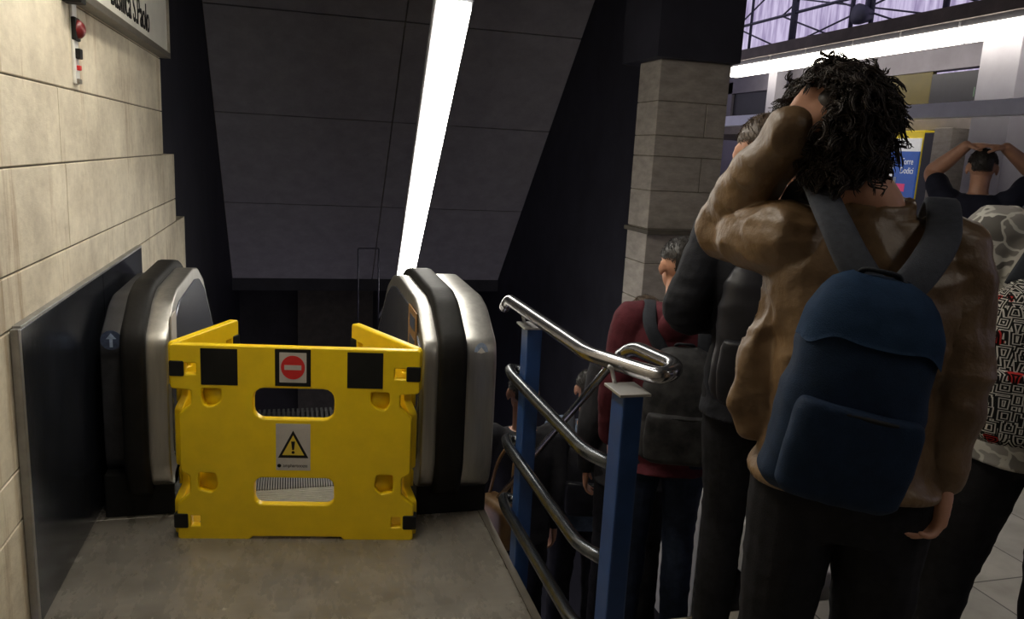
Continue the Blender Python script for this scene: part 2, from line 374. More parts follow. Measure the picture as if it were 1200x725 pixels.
# left wall in courses with stepped ends
zs = [0, .40, .575, 1.03, 1.20, 1.53, 1.815, 2.155, 2.62, 3.1]; ends = [6.83, 6.83, 6.83, 6.36, 6.36, 5.86, 5.86, 5.86, 5.86]
bm = bmesh.new(); g = .003
for i, (z0, z1) in enumerate(zip(zs, zs[1:])):
    y = -3.0 - (i % 3) * .55; L = 2.9 if i % 2 == 0 else 2.5
    if i == 4: y = -3.0 + 1.72; L = 2.15
    y = min(y, -3.0)
    while y < ends[i] - .01:
        y1 = min(y + L, ends[i])
        if ends[i] - y1 < .5: y1 = ends[i]
        box(bm, (-1.0, y + (g if y > -3 else 0), z0 + g), (-.86, y1 - (g if y1 < ends[i] else 0), z1 - g), .003, 1)
        y = y1
struct(bm_obj('wall_left', bm, M['stone']))
struct(boxes('wall_left', [((-1.1, -3, 0), (-.868, 5.84, 3.1)), ((-1.1, 5.84, 0), (-.868, 6.34, 1.52)), ((-1.1, 6.34, 0), (-.868, 6.81, 1.02))], M['joint']))
struct(boxes('wall_left', [((-1.3, 5.7, -8), (-.93, 14.2, 4.6))], M['shaft']))
struct(boxes('wall_back', [((-1.3, -3.2, -.1), (16, -3.0, 3.2))], M['ceil']))
struct(boxes('ceiling', [((-1.3, -3.2, 3.1), (3.3, 6.4, 3.3))], M['ceil']))
# right shaft wall and the end wall
struct(boxes('wall_right', [((3.30, 6.15, -8), (3.42, 14.2, 5.2)), ((2.25, 5.0, -8), (3.42, 5.1, -.12))], M['shaft']))
struct(boxes('wall_far', [((-1.3, 14.2, -8), (3.42, 14.35, 5)), ((-.93, 13.2, -.72), (3.3, 14.2, -.55))], M['shaftb']))
struct(boxes('wall_far', [((.05, 13.9, -6), (1.35, 14.15, -.75))], M['brownwall']))
# sloping concrete soffit above the escalator in panels with joints
A = Vector((-.93, 8.2, 4.08)); Bt = Vector((-.93, 12.73, -.56)); dirn = (Bt - A).normalized(); nrm = Vector((0, dirn.z, -dirn.y)).normalized()
if nrm.z < 0: nrm = -nrm
bm = bmesh.new()
ts = [0, 2.90 - 1.465, 2.90, 4.55, (Bt - A).length]   # joints down the slope
ts = [0, 1.45, 2.94, 4.56, (Bt - A).length + .1]
def slab(x0, x1, t0, t1, off0, off1, bm):
    c = []
    for o_ in (off0, off1):
        for x, t in ((x0, t0), (x1, t0), (x1, t1), (x0, t1)):
            p = A + dirn * t + nrm * o_; c.append(Vector((x, p.y, p.z)))
    v = [bm.verts.new(p) for p in c]
    for f in ((0, 1, 2, 3), (7, 6, 5, 4), (0, 4, 5, 1), (1, 5, 6, 2), (2, 6, 7, 3), (3, 7, 4, 0)): bm.faces.new([v[i] for i in f])
for t0, t1 in zip(ts, ts[1:]):
    for x0, x1 in ((-.93, 1.20), (1.20, 3.30)):
        slab(x0 + .008, x1 - .008, t0 + .008, t1 - .008, 0, .12, bm)
struct(bm_obj('ceiling', bm, M['concrete']))
bm = bmesh.new(); slab(-.93, 3.3, 0, ts[-1], .03, .15, bm); struct(bm_obj('ceiling', bm, M['joint']))
struct(boxes('ceiling', [((-1.3, 6.0, 4.0), (3.42, 8.4, 4.2)), ((-1.3, 6.0, 3.1), (3.42, 6.2, 4.1)), ((-1.1, 12.6, -.62), (3.3, 14.2, -.4))], M['ceil']))
# header beam over the stone column
struct(boxes('trim_1', [((2.62, 5.62, 2.43), (3.32, 6.3, 3.6)), ((3.0, -3, 3.0), (3.3, 5.7, 3.5))], M['shaft']))
# stone column
col = empty('stone_column', (3.0, 6.0, 0), 'square grey beige stone column beside the stairs, with a dark marble ledge', 'column')
bm = bmesh.new(); cz = [-6, -.3, .25, .55, .85, 1.13, 1.43, 1.70, 1.86, 2.12, 2.43]
for i, (z0, z1) in enumerate(zip(cz, cz[1:])):
    if i % 2 or z0 < .5: box(bm, (-.3, -.28, z0 + .003), (.3, .1, z1 - .003), .004, 1)
    else: box(bm, (-.3, -.28, z0 + .003), (.12, .1, z1 - .003), .004, 1); box(bm, (.126, -.28, z0 + .003), (.3, .1, z1 - .003), .004, 1)
bm_obj('shaft', bm, M['column'], col)
boxes('joint_core', [((-.294, -.274, -6), (.294, .09, 2.43))], M['joint'], col)
boxes('ledge', [((-.33, -.36, 1.09), (.33, .11, 1.125))], M['brownwall'], col, .006)
# stair well: steps, side walls, kerb
bm = bmesh.new()
for i in range(34):
    y0 = 2.35 + .24 * i; z = -.18 * (i + 1); x1 = 2.25 if y0 < 4.9 else 3.3
    box(bm, (.90, y0, z - .6), (x1, y0 + .26, z), .006, 1)
struct(bm_obj('floor', bm, M['stair']))
struct(boxes('wall_stair', [((.83, 1.9, -5), (.862, 3.5, -.001)), ((2.25, 2.35, -4), (2.33, 5.0, -.12)), ((.862, 2.25, -4), (2.25, 2.35, -.12))], M['shaftb']))
struct(boxes('trim_2', [((2.02, 2.5, -.22), (2.25, 3.35, .02)), ((2.02, 3.35, -.9), (2.25, 5.0, .0))], M['marble'], bev=.01))
struct(boxes('trim_3', [((.830, -3, -.05), (.862, 3.5, .004))], M['signgrey']))

# ================================================================== ESCALATOR
esc = empty('escalator', (0, 3.5, 0), 'stopped escalator with thick black handrails and steel newels behind the yellow barrier', 'escalator')
def prof(off, yf, bottom=.10, far=10.6):
    """side outline (y - 3.5, z) of the balustrade, shrunk by off"""
    P = [(yf + .14, bottom + off), (yf + .05 + off * .5, bottom + .05 + off), (yf + off, bottom + .17 + off * .3), (yf + off, .50), (yf + off, .76 - off * .2), (yf + .02 + off, .84 - off * .6), (yf + .22 + off * .5, .965 - off), (yf + .36, .995 - off),
         (yf + .95, 1.0 - off), (yf + 1.15, .97 - off), (yf + 1.4, .87 - off), (far, .87 - off - SLOPE * (far - yf - 1.4)), (far, .02 + bottom * 0 - off * 0 - SLOPE * (far - yf - 1.4) - .35), (yf + 1.5, -.3), (yf + 1.1, bottom + off)]
    return smooth_poly([(y - 3.5, z) for y, z in P], .035, 4)
def mY(x): return place((x, 0, 0), (0, 1, 0), (0, 0, 1), (1, 0, 0))
for side, yf, xs in ((-1, 3.42, (.515, .60, .695, .80)), (1, 3.23, (.535, .60, .725, .862))):
    x0, x1, x2, x3 = xs
    def layer(name, a, b, off, m, bev=.012, yadd=0, **k):
        return shape(name, [prof(off, yf + yadd, **k)], abs(b - a), m, mY(side * (a + b) / 2), esc, bev)
    layer('newel_frame', x0, x1 + .01, .026, M['stainless'], .008)
    layer('handrail', x1, x2, 0, M['rubber'], .024)
    layer('outer_cladding', x2 - .01, x3, .022 if side > 0 else .07, M['stainless'] if side > 0 else M['dirtyblack'], .014 if side > 0 else .01, 0 if side > 0 else .08)
    layer('inner_panel', x0 - .006, x0 + .02, .085, M['innerpanel'], .004, .02, bottom=.16)
    # dark base below the newel and the skirt
    o = boxes('skirt', [((min(side * x0, side * x3), yf + .10 - 3.5, 0), (max(side * x0, side * x3), yf + 1.2 - 3.5, .2))], M['black'], esc, .01)
# stickers and plates
rx = .79
d_ = [(rx + .032 * math.cos(t), .785 + .05 * math.sin(t)) for t in [2 * PI * i / 20 for i in range(20)]]
o = shape('arrow_sticker', [d_], .002, M['paleblue'], FACE_MY((0, 3.23 - 3.5 + .019, 0)), esc); o['label'] = 'pale round sticker on the right newel'
arrow = [(-.006, -.03), (.006, -.03), (.006, .005), (.02, .005), (0, .03), (-.02, .005), (-.006, .005)]
shape('arrow_mark', [[(rx + x, .785 + y) for x, y in arrow]], .002, M['white'], FACE_MY((0, 3.23 - 3.5 + .0175, 0)), o)
o = boxes('access_plate', [((.752, 3.23 - 3.5 + .016, .40), (.828, 3.23 - 3.5 + .03, .66))], M['housing'], esc, .004)
lx = -.745
d_ = [(lx + .042 * math.cos(t), .80 + .042 * math.sin(t)) for t in [2 * PI * i / 20 for i in range(20)]]
o = shape('arrow_sticker', [d_], .002, M['navysticker'], FACE_MY((0, 3.48 - 3.5 + .044, 0)), esc); o['label'] = 'faded navy round arrow sticker on the left cladding'
shape('arrow_mark', [[(lx + x, .80 + y) for x, y in arrow]], .002, M['paleblue'], FACE_MY((0, 3.48 - 3.5 + .0425, 0)), o)
o = boxes('notice_sticker', [((-.513, .02, .62), (-.507, .16, .90))], M['greylabel'], esc); o['label'] = 'white notice sticker'
o = boxes('notice_sticker', [((.524, -.08, .60), (.530, .16, .93))], M['tan'], esc); o['label'] = 'tan notice sticker with pictograms'
for k in range(3): boxes('pictogram', [((.522, -.05, .64 + .1 * k), (.525, .10, .70 + .1 * k))], M['navysticker'], o)
# comb plate, comb teeth and steps
bm = bmesh.new(); box(bm, (-.52, .0, -.05), (.54, .20, .004))
for k in range(9): box(bm, (-.5, .012 + .021 * k, .004), (.52, .022 + .021 * k, .008))
bm_obj('comb_plate', bm, M['comb'], esc)
bm = bmesh.new()
for k in range(86): box(bm, (-.5 + .012 * k, .20, -.01), (-.5 + .012 * k + .006, .42, .012))
bm_obj('comb_teeth', bm, M['comb'], esc)
bm = bmesh.new(); box(bm, (-.52, .20, -.1), (.54, .42, -.012)); bm_obj('comb_bed', bm, M['black'], esc)
def escalator_step(y, z):
    bm = bmesh.new(); box(bm, (-.5, y, z - .22), (.52, y + .40, z - .02), .004, 1)
    for k in range(34): box(bm, (-.5 + .03 * k, y, z - .02), (-.5 + .03 * k + .015, y + .40, z))
    return bm
z = 0
for k, dz in enumerate((0, 0, .06, .16) + (.24,) * 12):
    z -= dz; bm_obj('step', escalator_step(.42 + .4 * k if k < 4 else .42 + .4 * 3 + .32 * (k - 3), z - .002), M['step'], esc)

# ================================================================== LEFT WALL THINGS
st = empty('steel_sheet', (-.85, 3.7, 0), 'dark steel protection sheet standing against the cream wall left of the escalator', 'metal sheet')
boxes('sheet', [((-.008, -.98, 0), (.015, .15, 1.03)), ((-.008, .155, 0), (.015, 1.1, 1.03))], M['steel'], st, .003)
boxes('edge_strip', [((-.008, -1.0, 0), (.017, -.975, 1.035)), ((-.008, -.975, 1.03), (.017, 1.1, 1.042))], M['steeledge'], st, .002)

sg = empty('station_sign', (-.86, 4.7, 2.16), 'white station name sign with dark lettering high on the cream wall', 'sign')
boxes('sign_face', [((.0, -1.06, .035), (.05, 1.15, .46))], M['signwhite'], sg, .004)
boxes('sign_frame', [((.0, -1.08, 0), (.065, 1.17, .035)), ((.0, -1.08, .46), (.065, 1.17, .49)), ((0, 1.15, 0), (.065, 1.17, .49)), ((0, -1.10, 0), (.065, -1.06, .49))], M['signgrey'], sg, .003)
text('lettering', 'Basilica S.Paolo', .21, M['black'], FACE_X((.052, -.56, .075)), sg, sx=.80)

em = empty('emergency_call_strip', (-.86, 3.66, 1.84), 'narrow white strip with a dark red dome and small buttons under the station sign', 'emergency button')
boxes('back_plate', [((0, -.035, 0), (.012, .035, .32))], M['white'], em, .004)
bm = bmesh.new(); bmesh.ops.create_uvsphere(bm, u_segments=20, v_segments=12, radius=.036, matrix=Matrix.Translation((.018, .0, .215)) @ Matrix.Diagonal((.9, .95, 1.05, 1))); bm_obj('dome', bm, M['darkred'], em, True)
boxes('dome_base', [((.004, -.038, .17), (.022, .038, .26))], M['black'], em, .006)
boxes('black_button', [((.01, -.022, .10), (.03, .022, .14))], M['black'], em, .004)
boxes('red_button', [((.01, -.012, .055), (.026, .012, .075))], M['red'], em, .004)
boxes('end_clip', [((.01, -.02, .003), (.022, .02, .022))], M['signgrey'], em, .002)
br = boxes('sign_bracket', [((-.86, 3.52, 2.14), (-.79, 3.60, 2.30))], M['black'], None, .006); tag(br, 'small black bracket at the near end of the station sign', 'bracket')

# ================================================================== LIGHT FIXTURES
def strip(name, p0, p1, wdt, m, label, strengthmat, parent=None, group=None):
    p0, p1 = Vector(p0), Vector(p1); s, u, d = frame(p1 - p0); L = (p1 - p0).length
    if u.z < 0: u = -u
    root = empty(name, p0, label, 'lamp', group)
    root.rotation_euler = Matrix((s, d, s.cross(d))).transposed().to_euler()
    n = max(1, round(L / 1.25)); seg = L / n
    up = 1 if (s.cross(d)).z > 0 else -1
    bm = bmesh.new()
    box(bm, (-wdt / 2 - .012, 0, min(.0, .07 * up)), (wdt / 2 + .012, L, max(.0, .07 * up)), .006, 1)
    bm_obj('housing', bm, m, root)
    bm = bmesh.new()
    for k in range(n): box(bm, (-wdt / 2, k * seg + .004, min(-.045 * up, .004 * up)), (wdt / 2, (k + 1) * seg - .004, max(-.045 * up, .004 * up)), .012, 2)
    bm_obj('diffuser', bm, strengthmat, root)
    return root
lp = strip('strip_light', (.77, 4.06, 2.39), (1.19, 8.86, 0.02), .17, M['housing'], 'long lit strip lamp running down above the escalator', M['lamp'])
# unlit cable tray that carries on below the lit part
tr = empty('lamp_support_rail', (1.10, 8.98, -.06), 'thin dark rail hanging below the bottom end of the strip lamp', 'rail')
pipe('rail', [(.08, -.05, .05), (.05, .9, -.42)], .012, M['capmetal'], tr); pipe('rail', [(-.04, -.05, .05), (-.07, .9, -.42)], .012, M['capmetal'], tr)
strip('strip_light', (.77, 4.06 - .06, 2.42), (.70, 3.0, 2.95), .17, M['housing'], 'upper end of the strip lamp line where it meets the ceiling', M['lamp'])
strip('strip_light', (-.20, 4.0, 3.05), (-.20, 1.6, 3.05), .17, M['housing'], 'strip lamp on the ceiling above the metal landing', M['lamp2'])
strip('strip_light', (2.1, .6, 3.05), (2.1, -1.8, 3.05), .14, M['housing'], 'added unseen fill lamp on the ceiling above the queue, behind the viewer', M['lampfill'])  # unseen lamp, added to brighten the backs of the queue
pb = empty('hanging_bracket', (.77, 8.5, .1), 'thin dark inverted U bracket hanging before the grey soffit', 'bracket')
pipe('bracket_bar', [(-.105, 0, -.5), (-.105, .08, .47), (.11, .03, .48), (.11, -.05, -.5)], .009, M['truss'], pb, .01)

# ================================================================== YELLOW BARRIER
bar = empty('folding_barrier', (0, 3.2, 0), 'yellow plastic folding barrier with no entry and warning signs closing off the escalator', 'barrier')
BH, BW = .835, .975
def panel_outline(W, Hh):
    def mir(p): return [(W - x, y) for x, y in reversed(p)]
    left = [(0.27 * W, 0.0), (.012, 0.0), (.010, .055), (.045, .06), (.045, .105), (.010, .11), (.010, .15), (.055, .19), (.062, .27), (.032, .29), (.030, .545), (.068, .585), (.068, .655), (.0, .662), (.0, .70), (.038, .705), (.038, .765), (.0, .77), (.0, Hh)]
    l2 = smooth_poly_open(left)
    return l2 + mir(l2)
def smooth_poly_open(p): return p
def barrier_panel(W, half=False):
    Hh = BH
    out = smooth_poly([(.30 * W, .0), (.012, .0), (.012, .15), (.066, .20), (.066, .285), (.030, .305), (.030, .545), (.080, .590), (.080, .655), (.0, .660), (.0, Hh),
                       (W, Hh), (W, .660), (W - .080, .655), (W - .080, .590), (W - .030, .545), (W - .030, .305), (W - .066, .285), (W - .066, .20), (W - .012, .15), (W - .012, .0), (.70 * W, .0), (.69 * W, .016), (.31 * W, .016)], .012)
    holes = []
    if not half:
        holes += [rrect(.318 * W, .528, .660 * W, .672, .050), rrect(.318 * W, .150, .660 * W, .282, .040)]
    else:
        holes += [rrect(.30 * W, .150, .70 * W, .250, .035)]
    for s in (0, 1):
        def f(p): return [(W - x, y) for x, y in p] if s else p
        holes.append(f(smooth_poly([(.112, .664), (.112, .605), (.130, .575), (.170, .580), (.200, .610), (.200, .664)], .016)))       # upper corner opening
        holes.append(f(smooth_poly([(.090, .300), (.090, .215), (.150, .200), (.180, .235), (.170, .300)], .016)))        # lower corner opening
        holes.append(f(rrect(.048, .712, .104, .768, .008)))
        holes.append(f(rrect(.055, .052, .105, .108, .008)))
    return [out] + holes
def add_panel(name, c0, c1, half=False):
    c0, c1 = Vector((*c0, 0)), Vector((*c1, 0)); W = (c1 - c0).length; X = (c1 - c0).normalized(); Y = Vector((0, 0, 1)); Z = X.cross(Y)
    mw = place(c0, X, Y, Z); mw.translation = c0 - Z * .0
    p = shape(name, barrier_panel(W, half), .038, M['yellow'], mw, bar, .006)
    # moulded scoops behind the corner openings
    for s in (0, 1):
        for (ya, yb, dep, top) in ((.560, .635, .040, .02), (.190, .268, .040, .02)):
            bm = bmesh.new(); rings = []
            for j in range(9):
                t = PI * j / 8 / 2; x = .200 - .120 * math.sin(t); zz = -.004 - dep * math.sin(t) ** 2 * .9
                yt = yb + .03 * math.cos(t * 1.2)
                if s: x = W - x
                rings.append([mw @ Vector((x, ya, zz + .004)), mw @ Vector((x, yt, zz + .004)), mw @ Vector((x, yt, zz - .004)), mw @ Vector((x, ya, zz - .004))])
            loft(bm, rings); bm_obj('moulded_scoop', bm, M['yellow'], p, True)
    # grooves of the hinge posts
    return p, mw, W
# local coordinates relative to the barrier root at (0, 3.2)
pf, mwf, W = add_panel('front_panel', (-.478, .10), (.497, -.08))
def on_front(x0, y0, x1, y1, m, name, parent, lift=.0195, t=.002, r=.002):
    return shape(name, [rrect(x0, y0, x1, y1, r)], t, m, mwf @ Matrix.Translation((0, 0, lift)), parent)
for x in (.117, .700): on_front(x, .675, x + .145, BH - .008, M['black'], 'reflective_square', pf)
o = on_front(.410, .677, .553, BH - .002, M['black'], 'no_entry_sign', pf)
on_front(.428, .693, .536, BH - .016, M['greylabel'], 'sign_field', o, .0205)
cxs, cys = .482, .757
shape('no_entry_disc', [[(cxs + .048 * math.cos(t), cys + .050 * math.sin(t)) for t in [2 * PI * i / 32 for i in range(32)]]], .002, M['red'], mwf @ Matrix.Translation((0, 0, .0215)), o)
shape('no_entry_bar', [rrect(cxs - .034, cys - .010, cxs + .034, cys + .010, .001)], .002, M['greylabel'], mwf @ Matrix.Translation((0, 0, .0225)), o)
o = on_front(.412, .312, .552, .516, M['greylabel'], 'warning_label', pf)
tri = lambda k, cy=.412: [(cxs - .062 * k, cy - .045 * k), (cxs + .062 * k, cy - .045 * k), (cxs, cy + .075 * k)]
shape('warning_triangle', [tri(1)], .002, M['black'], mwf @ Matrix.Translation((0, 0, .0205)), o)
shape('triangle_field', [tri(.72)], .002, M['warnyellow'], mwf @ Matrix.Translation((0, 0, .0215)), o)
shape('exclamation_mark', [[(cxs - .004, .403), (cxs + .004, .403), (cxs + .008, .440), (cxs - .008, .440)], [(cxs + .0065 * math.cos(t), .392 + .0065 * math.sin(t)) for t in [2 * PI * i / 12 for i in range(12)]]], .002, M['black'], mwf @ Matrix.Translation((0, 0, .0225)), o)
shape('maker_mark', [[(.425 + .008 * math.cos(t), .332 + .008 * math.sin(t)) for t in [2 * PI * i / 16 for i in range(16)]]], .002, M['black'], mwf @ Matrix.Translation((0, 0, .0205)), o)
text('maker_text', 'amphertocess', .021, M['black'], mwf @ Matrix.Translation((.440, .326, .0205)), o, .0006, sx=.85)
for x in (-.003, W - .047):
    for (y0, y1) in ((.712, .768), (.052, .108)):
        shape('hinge_tape', [rrect(x, y0, x + .050, y1, .003)], .046, M['black'], mwf, pf, .004)
for a, b in (((-.478 + .0, .12), (-.27, .535)), ((.275, .44), (.497, -.055))):
    q, mq, Wq = add_panel('side_panel', a, b, True)
    shape('hinge_tape', [rrect(-.003 if a[0] > 0 else Wq - .04, .712, .04 if a[0] > 0 else Wq + .003, .768, .003)], .046, M['black'], mq, q, .004)

# ================================================================== RAILING
rl = empty('railing', (.892, 2.4, 0), 'blue steel post railing with worn chrome tubes beside the stair opening', 'railing')
def post(y, top, w=.085):
    p = boxes('post', [((-.032, y - w / 2, -.45), (.028, y + w / 2, top))], M['bluepaint'], rl, .006)
    boxes('cap_plate', [((-.05, y - w / 2 - .016, top), (.042, y + w / 2 + .016, top + .008))], M['capmetal'], p, .002)
    pipe('bracket', [(-.02, y + .05, top + .004), (-.03, y + .06, top + .05), (-.04, y + .06, top + .055)], .006, M['capmetal'], p, .01)
    return p
post(-.48, 1.025); post(.44, 1.0)
pipe('handrail', [(-.04, .72, 1.02), (-.04, .66, 1.065), (-.04, -.27, 1.075), (.06, -.56, 1.085), (.135, -.50, 1.095), (.12, -.24, 1.085), (.115, -.16, 1.04)], .024, M['pipe'], rl, .05)
pipe('descending_rail', [(.115, -.18, 1.055), (.113, -.10, 1.0), (.105, 1.55, -.36)], .014, M['pipe'], rl, .05)
for z in (.79, .49, .225):
    pipe('rail', [(-.0, -.45, z + .0), (-.055, -.33, z), (-.058, .50, z), (-.04, .60, z), (.02, .56, z - .01), (.02, .46, z - .02)], .0215, M['pipedark'], rl, .05)

# ================================================================== PLATFORM HALL
struct(boxes('trim_4', [((8.62, 4.0, 3.74), (9.0, 20.0, 3.94))], M['hallbeam']))
struct(boxes('trim_5', [((8.66, 4.5, 2.47), (8.9, 20.0, 2.665))], M['paleband']))
struct(boxes('wall_hall', [((9.5, 2, 3.25), (9.7, 20, 3.95)), ((9.5, 16.3, 2.6), (9.7, 20, 3.5)), ((9.5, 11.9, 2.6), (9.7, 14.5, 3.3)), ((9.5, 2, 2.6), (9.7, 9.1, 3.5)), ((12.9, -3, 0), (13.1, 24, 2.5)), ], M['hallwall']))
struct(boxes('ceiling', [((9.5, 2, 2.36), (13, 20, 2.60)), ((3.3, 5.4, 5.1), (8.6, 24, 5.3)), ((3.3, 5.2, 3.5), (8.6, 5.4, 5.3)), ((6.4, -3, 3.5), (8.6, 5.4, 3.7))], M['hallbeam']))  # all but the low slab are unseen, added to block sky light
struct(boxes('wall_far', [((3.42, 23.8, 0), (16, 24, 3.2)), ], M['hallwall']))
struct(boxes('window_1', [((9.56, 14.5, 2.6), (9.62, 16.3, 3.25))], M['darkglass']))
mp_ = boxes('wall_panel', [((9.52, 10.45, 2.62), (9.60, 11.9, 3.25))], M['mustard'], None, .01); tag(mp_, 'mustard brown panel high on the hall wall behind the curly hair', 'panel')
dp = empty('departure_display', (9.5, 9.75, 2.62), 'dark departure display with faint green text above the pale band', 'display')
boxes('case', [((0, -.62, 0), (.12, .68, .58))], M['darkglass'], dp, .01)
text('display_text', 'I8:3I', .20, M['greentext'], FACE_MX((-.003, -.14, .20)), dp); text('display_text', 'Laurentina', .10, M['greentext'], FACE_MX((-.003, -.05, .06)), dp)
for yy, w_ in ((8.78, .62),):
    pc = empty('hall_pillar', (9.25, yy, 0), 'pale lavender square pillar at the right edge behind the man with raised arms', 'pillar')
    boxes('pillar_body', [((-.22, -w_ / 2, 0), (.22, w_ / 2, 3.72))], M['pale'], pc, .01); boxes('base_band', [((-.235, -w_ / 2 - .012, 0), (.235, w_ / 2 + .012, .25))], M['hallbeam'], pc, .01)
pc = empty('hall_pillar', (9.3, 9.62, 0), 'beige stone pillar between the blue poster and the man with raised arms', 'pillar')
boxes('pillar_body', [((-.2, -.17, 0), (.2, .17, 2.36))], M['column'], pc, .01); boxes('base_band', [((-.21, -.18, .9), (.21, .18, .96))], M['hallbeam'], pc, .01)
pc = empty('hall_pillar', (9.25, 14.2, 0), 'slim pale pillar seen between the stone column and the curly hair', 'pillar')
boxes('pillar_body', [((-.12, -.14, 0), (.12, .14, 3.72))], M['pale'], pc, .01); boxes('base_band', [((-.13, -.15, 0), (.13, .15, .25))], M['hallbeam'], pc, .01)
for k, (a, b) in enumerate(((13.68, 15.0), (12.58, 13.64), (11.35, 12.54), (10.3, 11.31), (9.2, 10.26), (8.1, 9.16), (7.0, 8.06), (5.9, 6.96))):
    t = empty('platform_light', (8.72, (a + b) / 2, 3.45), ['first', 'second', 'third', 'fourth', 'fifth', 'sixth', 'seventh', 'eighth'][k] + ' lit tube luminaire from the stone column, in the row under the platform beam', 'lamp', 'tube luminaires in a row under the platform beam')
    h = (b - a) / 2
    boxes('diffuser', [((-.07, -h, 0), (.10, h, .20))], M['tube'], t, .02); boxes('housing', [((-.04, -h, .20), (.1, h, .29))], M['housing'], t, .004)
# advertising kiosk
ad = empty('advertising_board', (9.25, 11.28, 0), 'yellow advertising board with a blue poster behind the curly haired man', 'advertising board')
boxes('cabinet', [((0, -1.15, 0), (.35, 1.75, 2.34))], M['adyellow'], ad, .02)
o = boxes('poster', [((-.03, -1.12, .6), (0, -.30, 2.02))], M['adblue'], ad, .004)
boxes('poster_figure', [((-.034, -.62, 1.35), (-.03, -.50, 1.85))], M['adwhite'], o, .002)
bm = bmesh.new(); box(bm, (-.036, -.72, 1.2), (-.031, -.46, 1.62), .002); bm_obj('poster_coat', bm, M['paleblue'], o)
boxes('poster_banner', [((-.035, -.92, 1.40), (-.03, -.40, 1.52))], M['adpink'], o, .002)
text('poster_text', 'Torre', .14, M['adwhite'], FACE_MX((-.033, -.78, 1.82)), o, sx=.75); text('poster_text', 'Dodici', .14, M['adwhite'], FACE_MX((-.033, -.78, 1.68)), o, sx=.75)
o = boxes('name_strip', [((-.03, -1.12, 2.02), (0, -.30, 2.22))], M['adwhite'], ad, .004)
text('name_text', 'tro SPao', .19, M['black'], FACE_MX((-.032, -.36, 2.06)), o, sx=.9)
boxes('lit_edge', [((-.03, -.30, .6), (0, -.22, 2.2))], M['adgreen'], ad, .004)
boxes('grey_disc_panel', [((-.02, 1.12, 1.50), (0, 1.42, 1.80))], M['greylabel'], ad, .02)
boxes('side_post', [((-.05, -1.45, 0), (.2, -1.2, 2.3))], M['darkglass'], ad, .01)
lb = empty('light_box', (11.6, 10.9, 0), 'blue white lit panel glowing behind the man with raised arms', 'light box')
boxes('lit_face', [((0, -.85, 1.2), (.05, .55, 2.0))], M['litpanel'], lb, .01); boxes('case', [((.05, -.9, 0), (.2, .6, 2.1))], M['darkglass'], lb, .01)
for k, (x, y, lab) in enumerate(((10.6, 11.9, 'small lit ceiling lamp above the yellow board'), (10.4, 10.2, 'thin lit ceiling lamp left of the pale pillar'), (11.4, 11.0, 'small lit ceiling lamp over the glowing panel'))):
    t = empty('ceiling_lamp', (x, y, 2.30), lab, 'lamp'); boxes('housing', [((-.32, -.10, 0), (.32, .10, .06))], M['housing'], t, .01)
    boxes('diffuser', [((-.3, -.08, -.03), (.3, .08, 0))], M['tube'], t, .01)
# roof: translucent ribbed sheets behind a steel truss
rm = bpy.data.materials.new('translucent roof sheet'); rm.use_nodes = True; nt = rm.node_tree
tr_ = nn(nt, 'ShaderNodeBsdfTranslucent'); tcn = nn(nt, 'ShaderNodeTexCoord'); mpn = nn(nt, 'ShaderNodeMapping'); mpn.inputs['Scale'].default_value = (1, 3.5, .5)
nz = nn(nt, 'ShaderNodeTexNoise'); nz.inputs['Scale'].default_value = 1.6; nz.inputs['Detail'].default_value = 5
rp = nn(nt, 'ShaderNodeValToRGB'); rp.color_ramp.elements[0].position = .35; rp.color_ramp.elements[0].color = (.48, .42, .55, 1); rp.color_ramp.elements[1].position = .62; rp.color_ramp.elements[1].color = (.95, .90, .98, 1)
nt.links.new(tcn.outputs['Object'], mpn.inputs[0]); nt.links.new(mpn.outputs[0], nz.inputs[0]); nt.links.new(nz.outputs[0], rp.inputs[0]); nt.links.new(rp.outputs[0], tr_.inputs[0])
nt.links.new(tr_.outputs[0], nt.nodes['Material Output'].inputs[0])
bm = bmesh.new()
n = 160; prev = None
for i in range(n + 1):
    y = 2 + 34 * i / n; off = .04 if i % 2 else 0
    a = bm.verts.new((15 + off, y, 2.9)); b = bm.verts.new((15 + off, y, 9.5)); c = bm.verts.new((9 + off, y, 13))
    if prev: bm.faces.new((prev[0], a, b, prev[1])); bm.faces.new((prev[1], b, c, prev[2]))
    prev = (a, b, c)
struct(bm_obj('ceiling', bm, rm))
struct(boxes('ceiling', [((3.3, -3, 3.5), (6.5, 5.5, 3.7))], M['ceil']))
tu = empty('roof_truss', (11, 15, 3.9), 'dark steel lattice of thin bars in front of the pale violet roof', 'truss')
bm = bmesh.new()
def bar_(a, b, r=.035): tube(bm, [a, b], r, 6)
for z in (.55, 1.25, 2.1): bar_((0, -9, z), (0, 8, z), .035)
bm_obj('chord', bm, M['truss'], tu, True); bm = bmesh.new()
for y, r in ((3.85, .04), (3.3, .04), (1.5, .09), (-.5, .05), (-1.1, .05), (-3, .06), (-5, .05)): bar_((0, y, -.2), (0, y, 4), r)
bm_obj('upright', bm, M['truss'], tu, True); bm = bmesh.new()
for k in range(-4, 4): bar_((0, k * 2.0, .55), (0, k * 2.0 + 2.0, 1.25), .02); bar_((0, k * 2.0 + 2, 1.25), (0, k * 2.0, 2.1), .02)
bar_((.3, -6, 2.0), (.3, 4.5, .2), .02); bar_((.3, -4, .3), (.3, 3, 1.9), .02)
bm_obj('brace', bm, M['truss'], tu, True)
sp = empty('loudspeaker', (10.9, 13.95, 4.72), 'dark round loudspeaker hanging on the roof truss', 'loudspeaker')
bm = bmesh.new(); tube(bm, [(-.2, 0, 0), (-.1, 0, 0), (.1, 0, 0)], [.20, .19, .12], 18); bm_obj('horn', bm, M['truss'], sp, True)
boxes('mount', [((-.02, -.03, .1), (.1, .03, .6))], M['truss'], sp, .004)

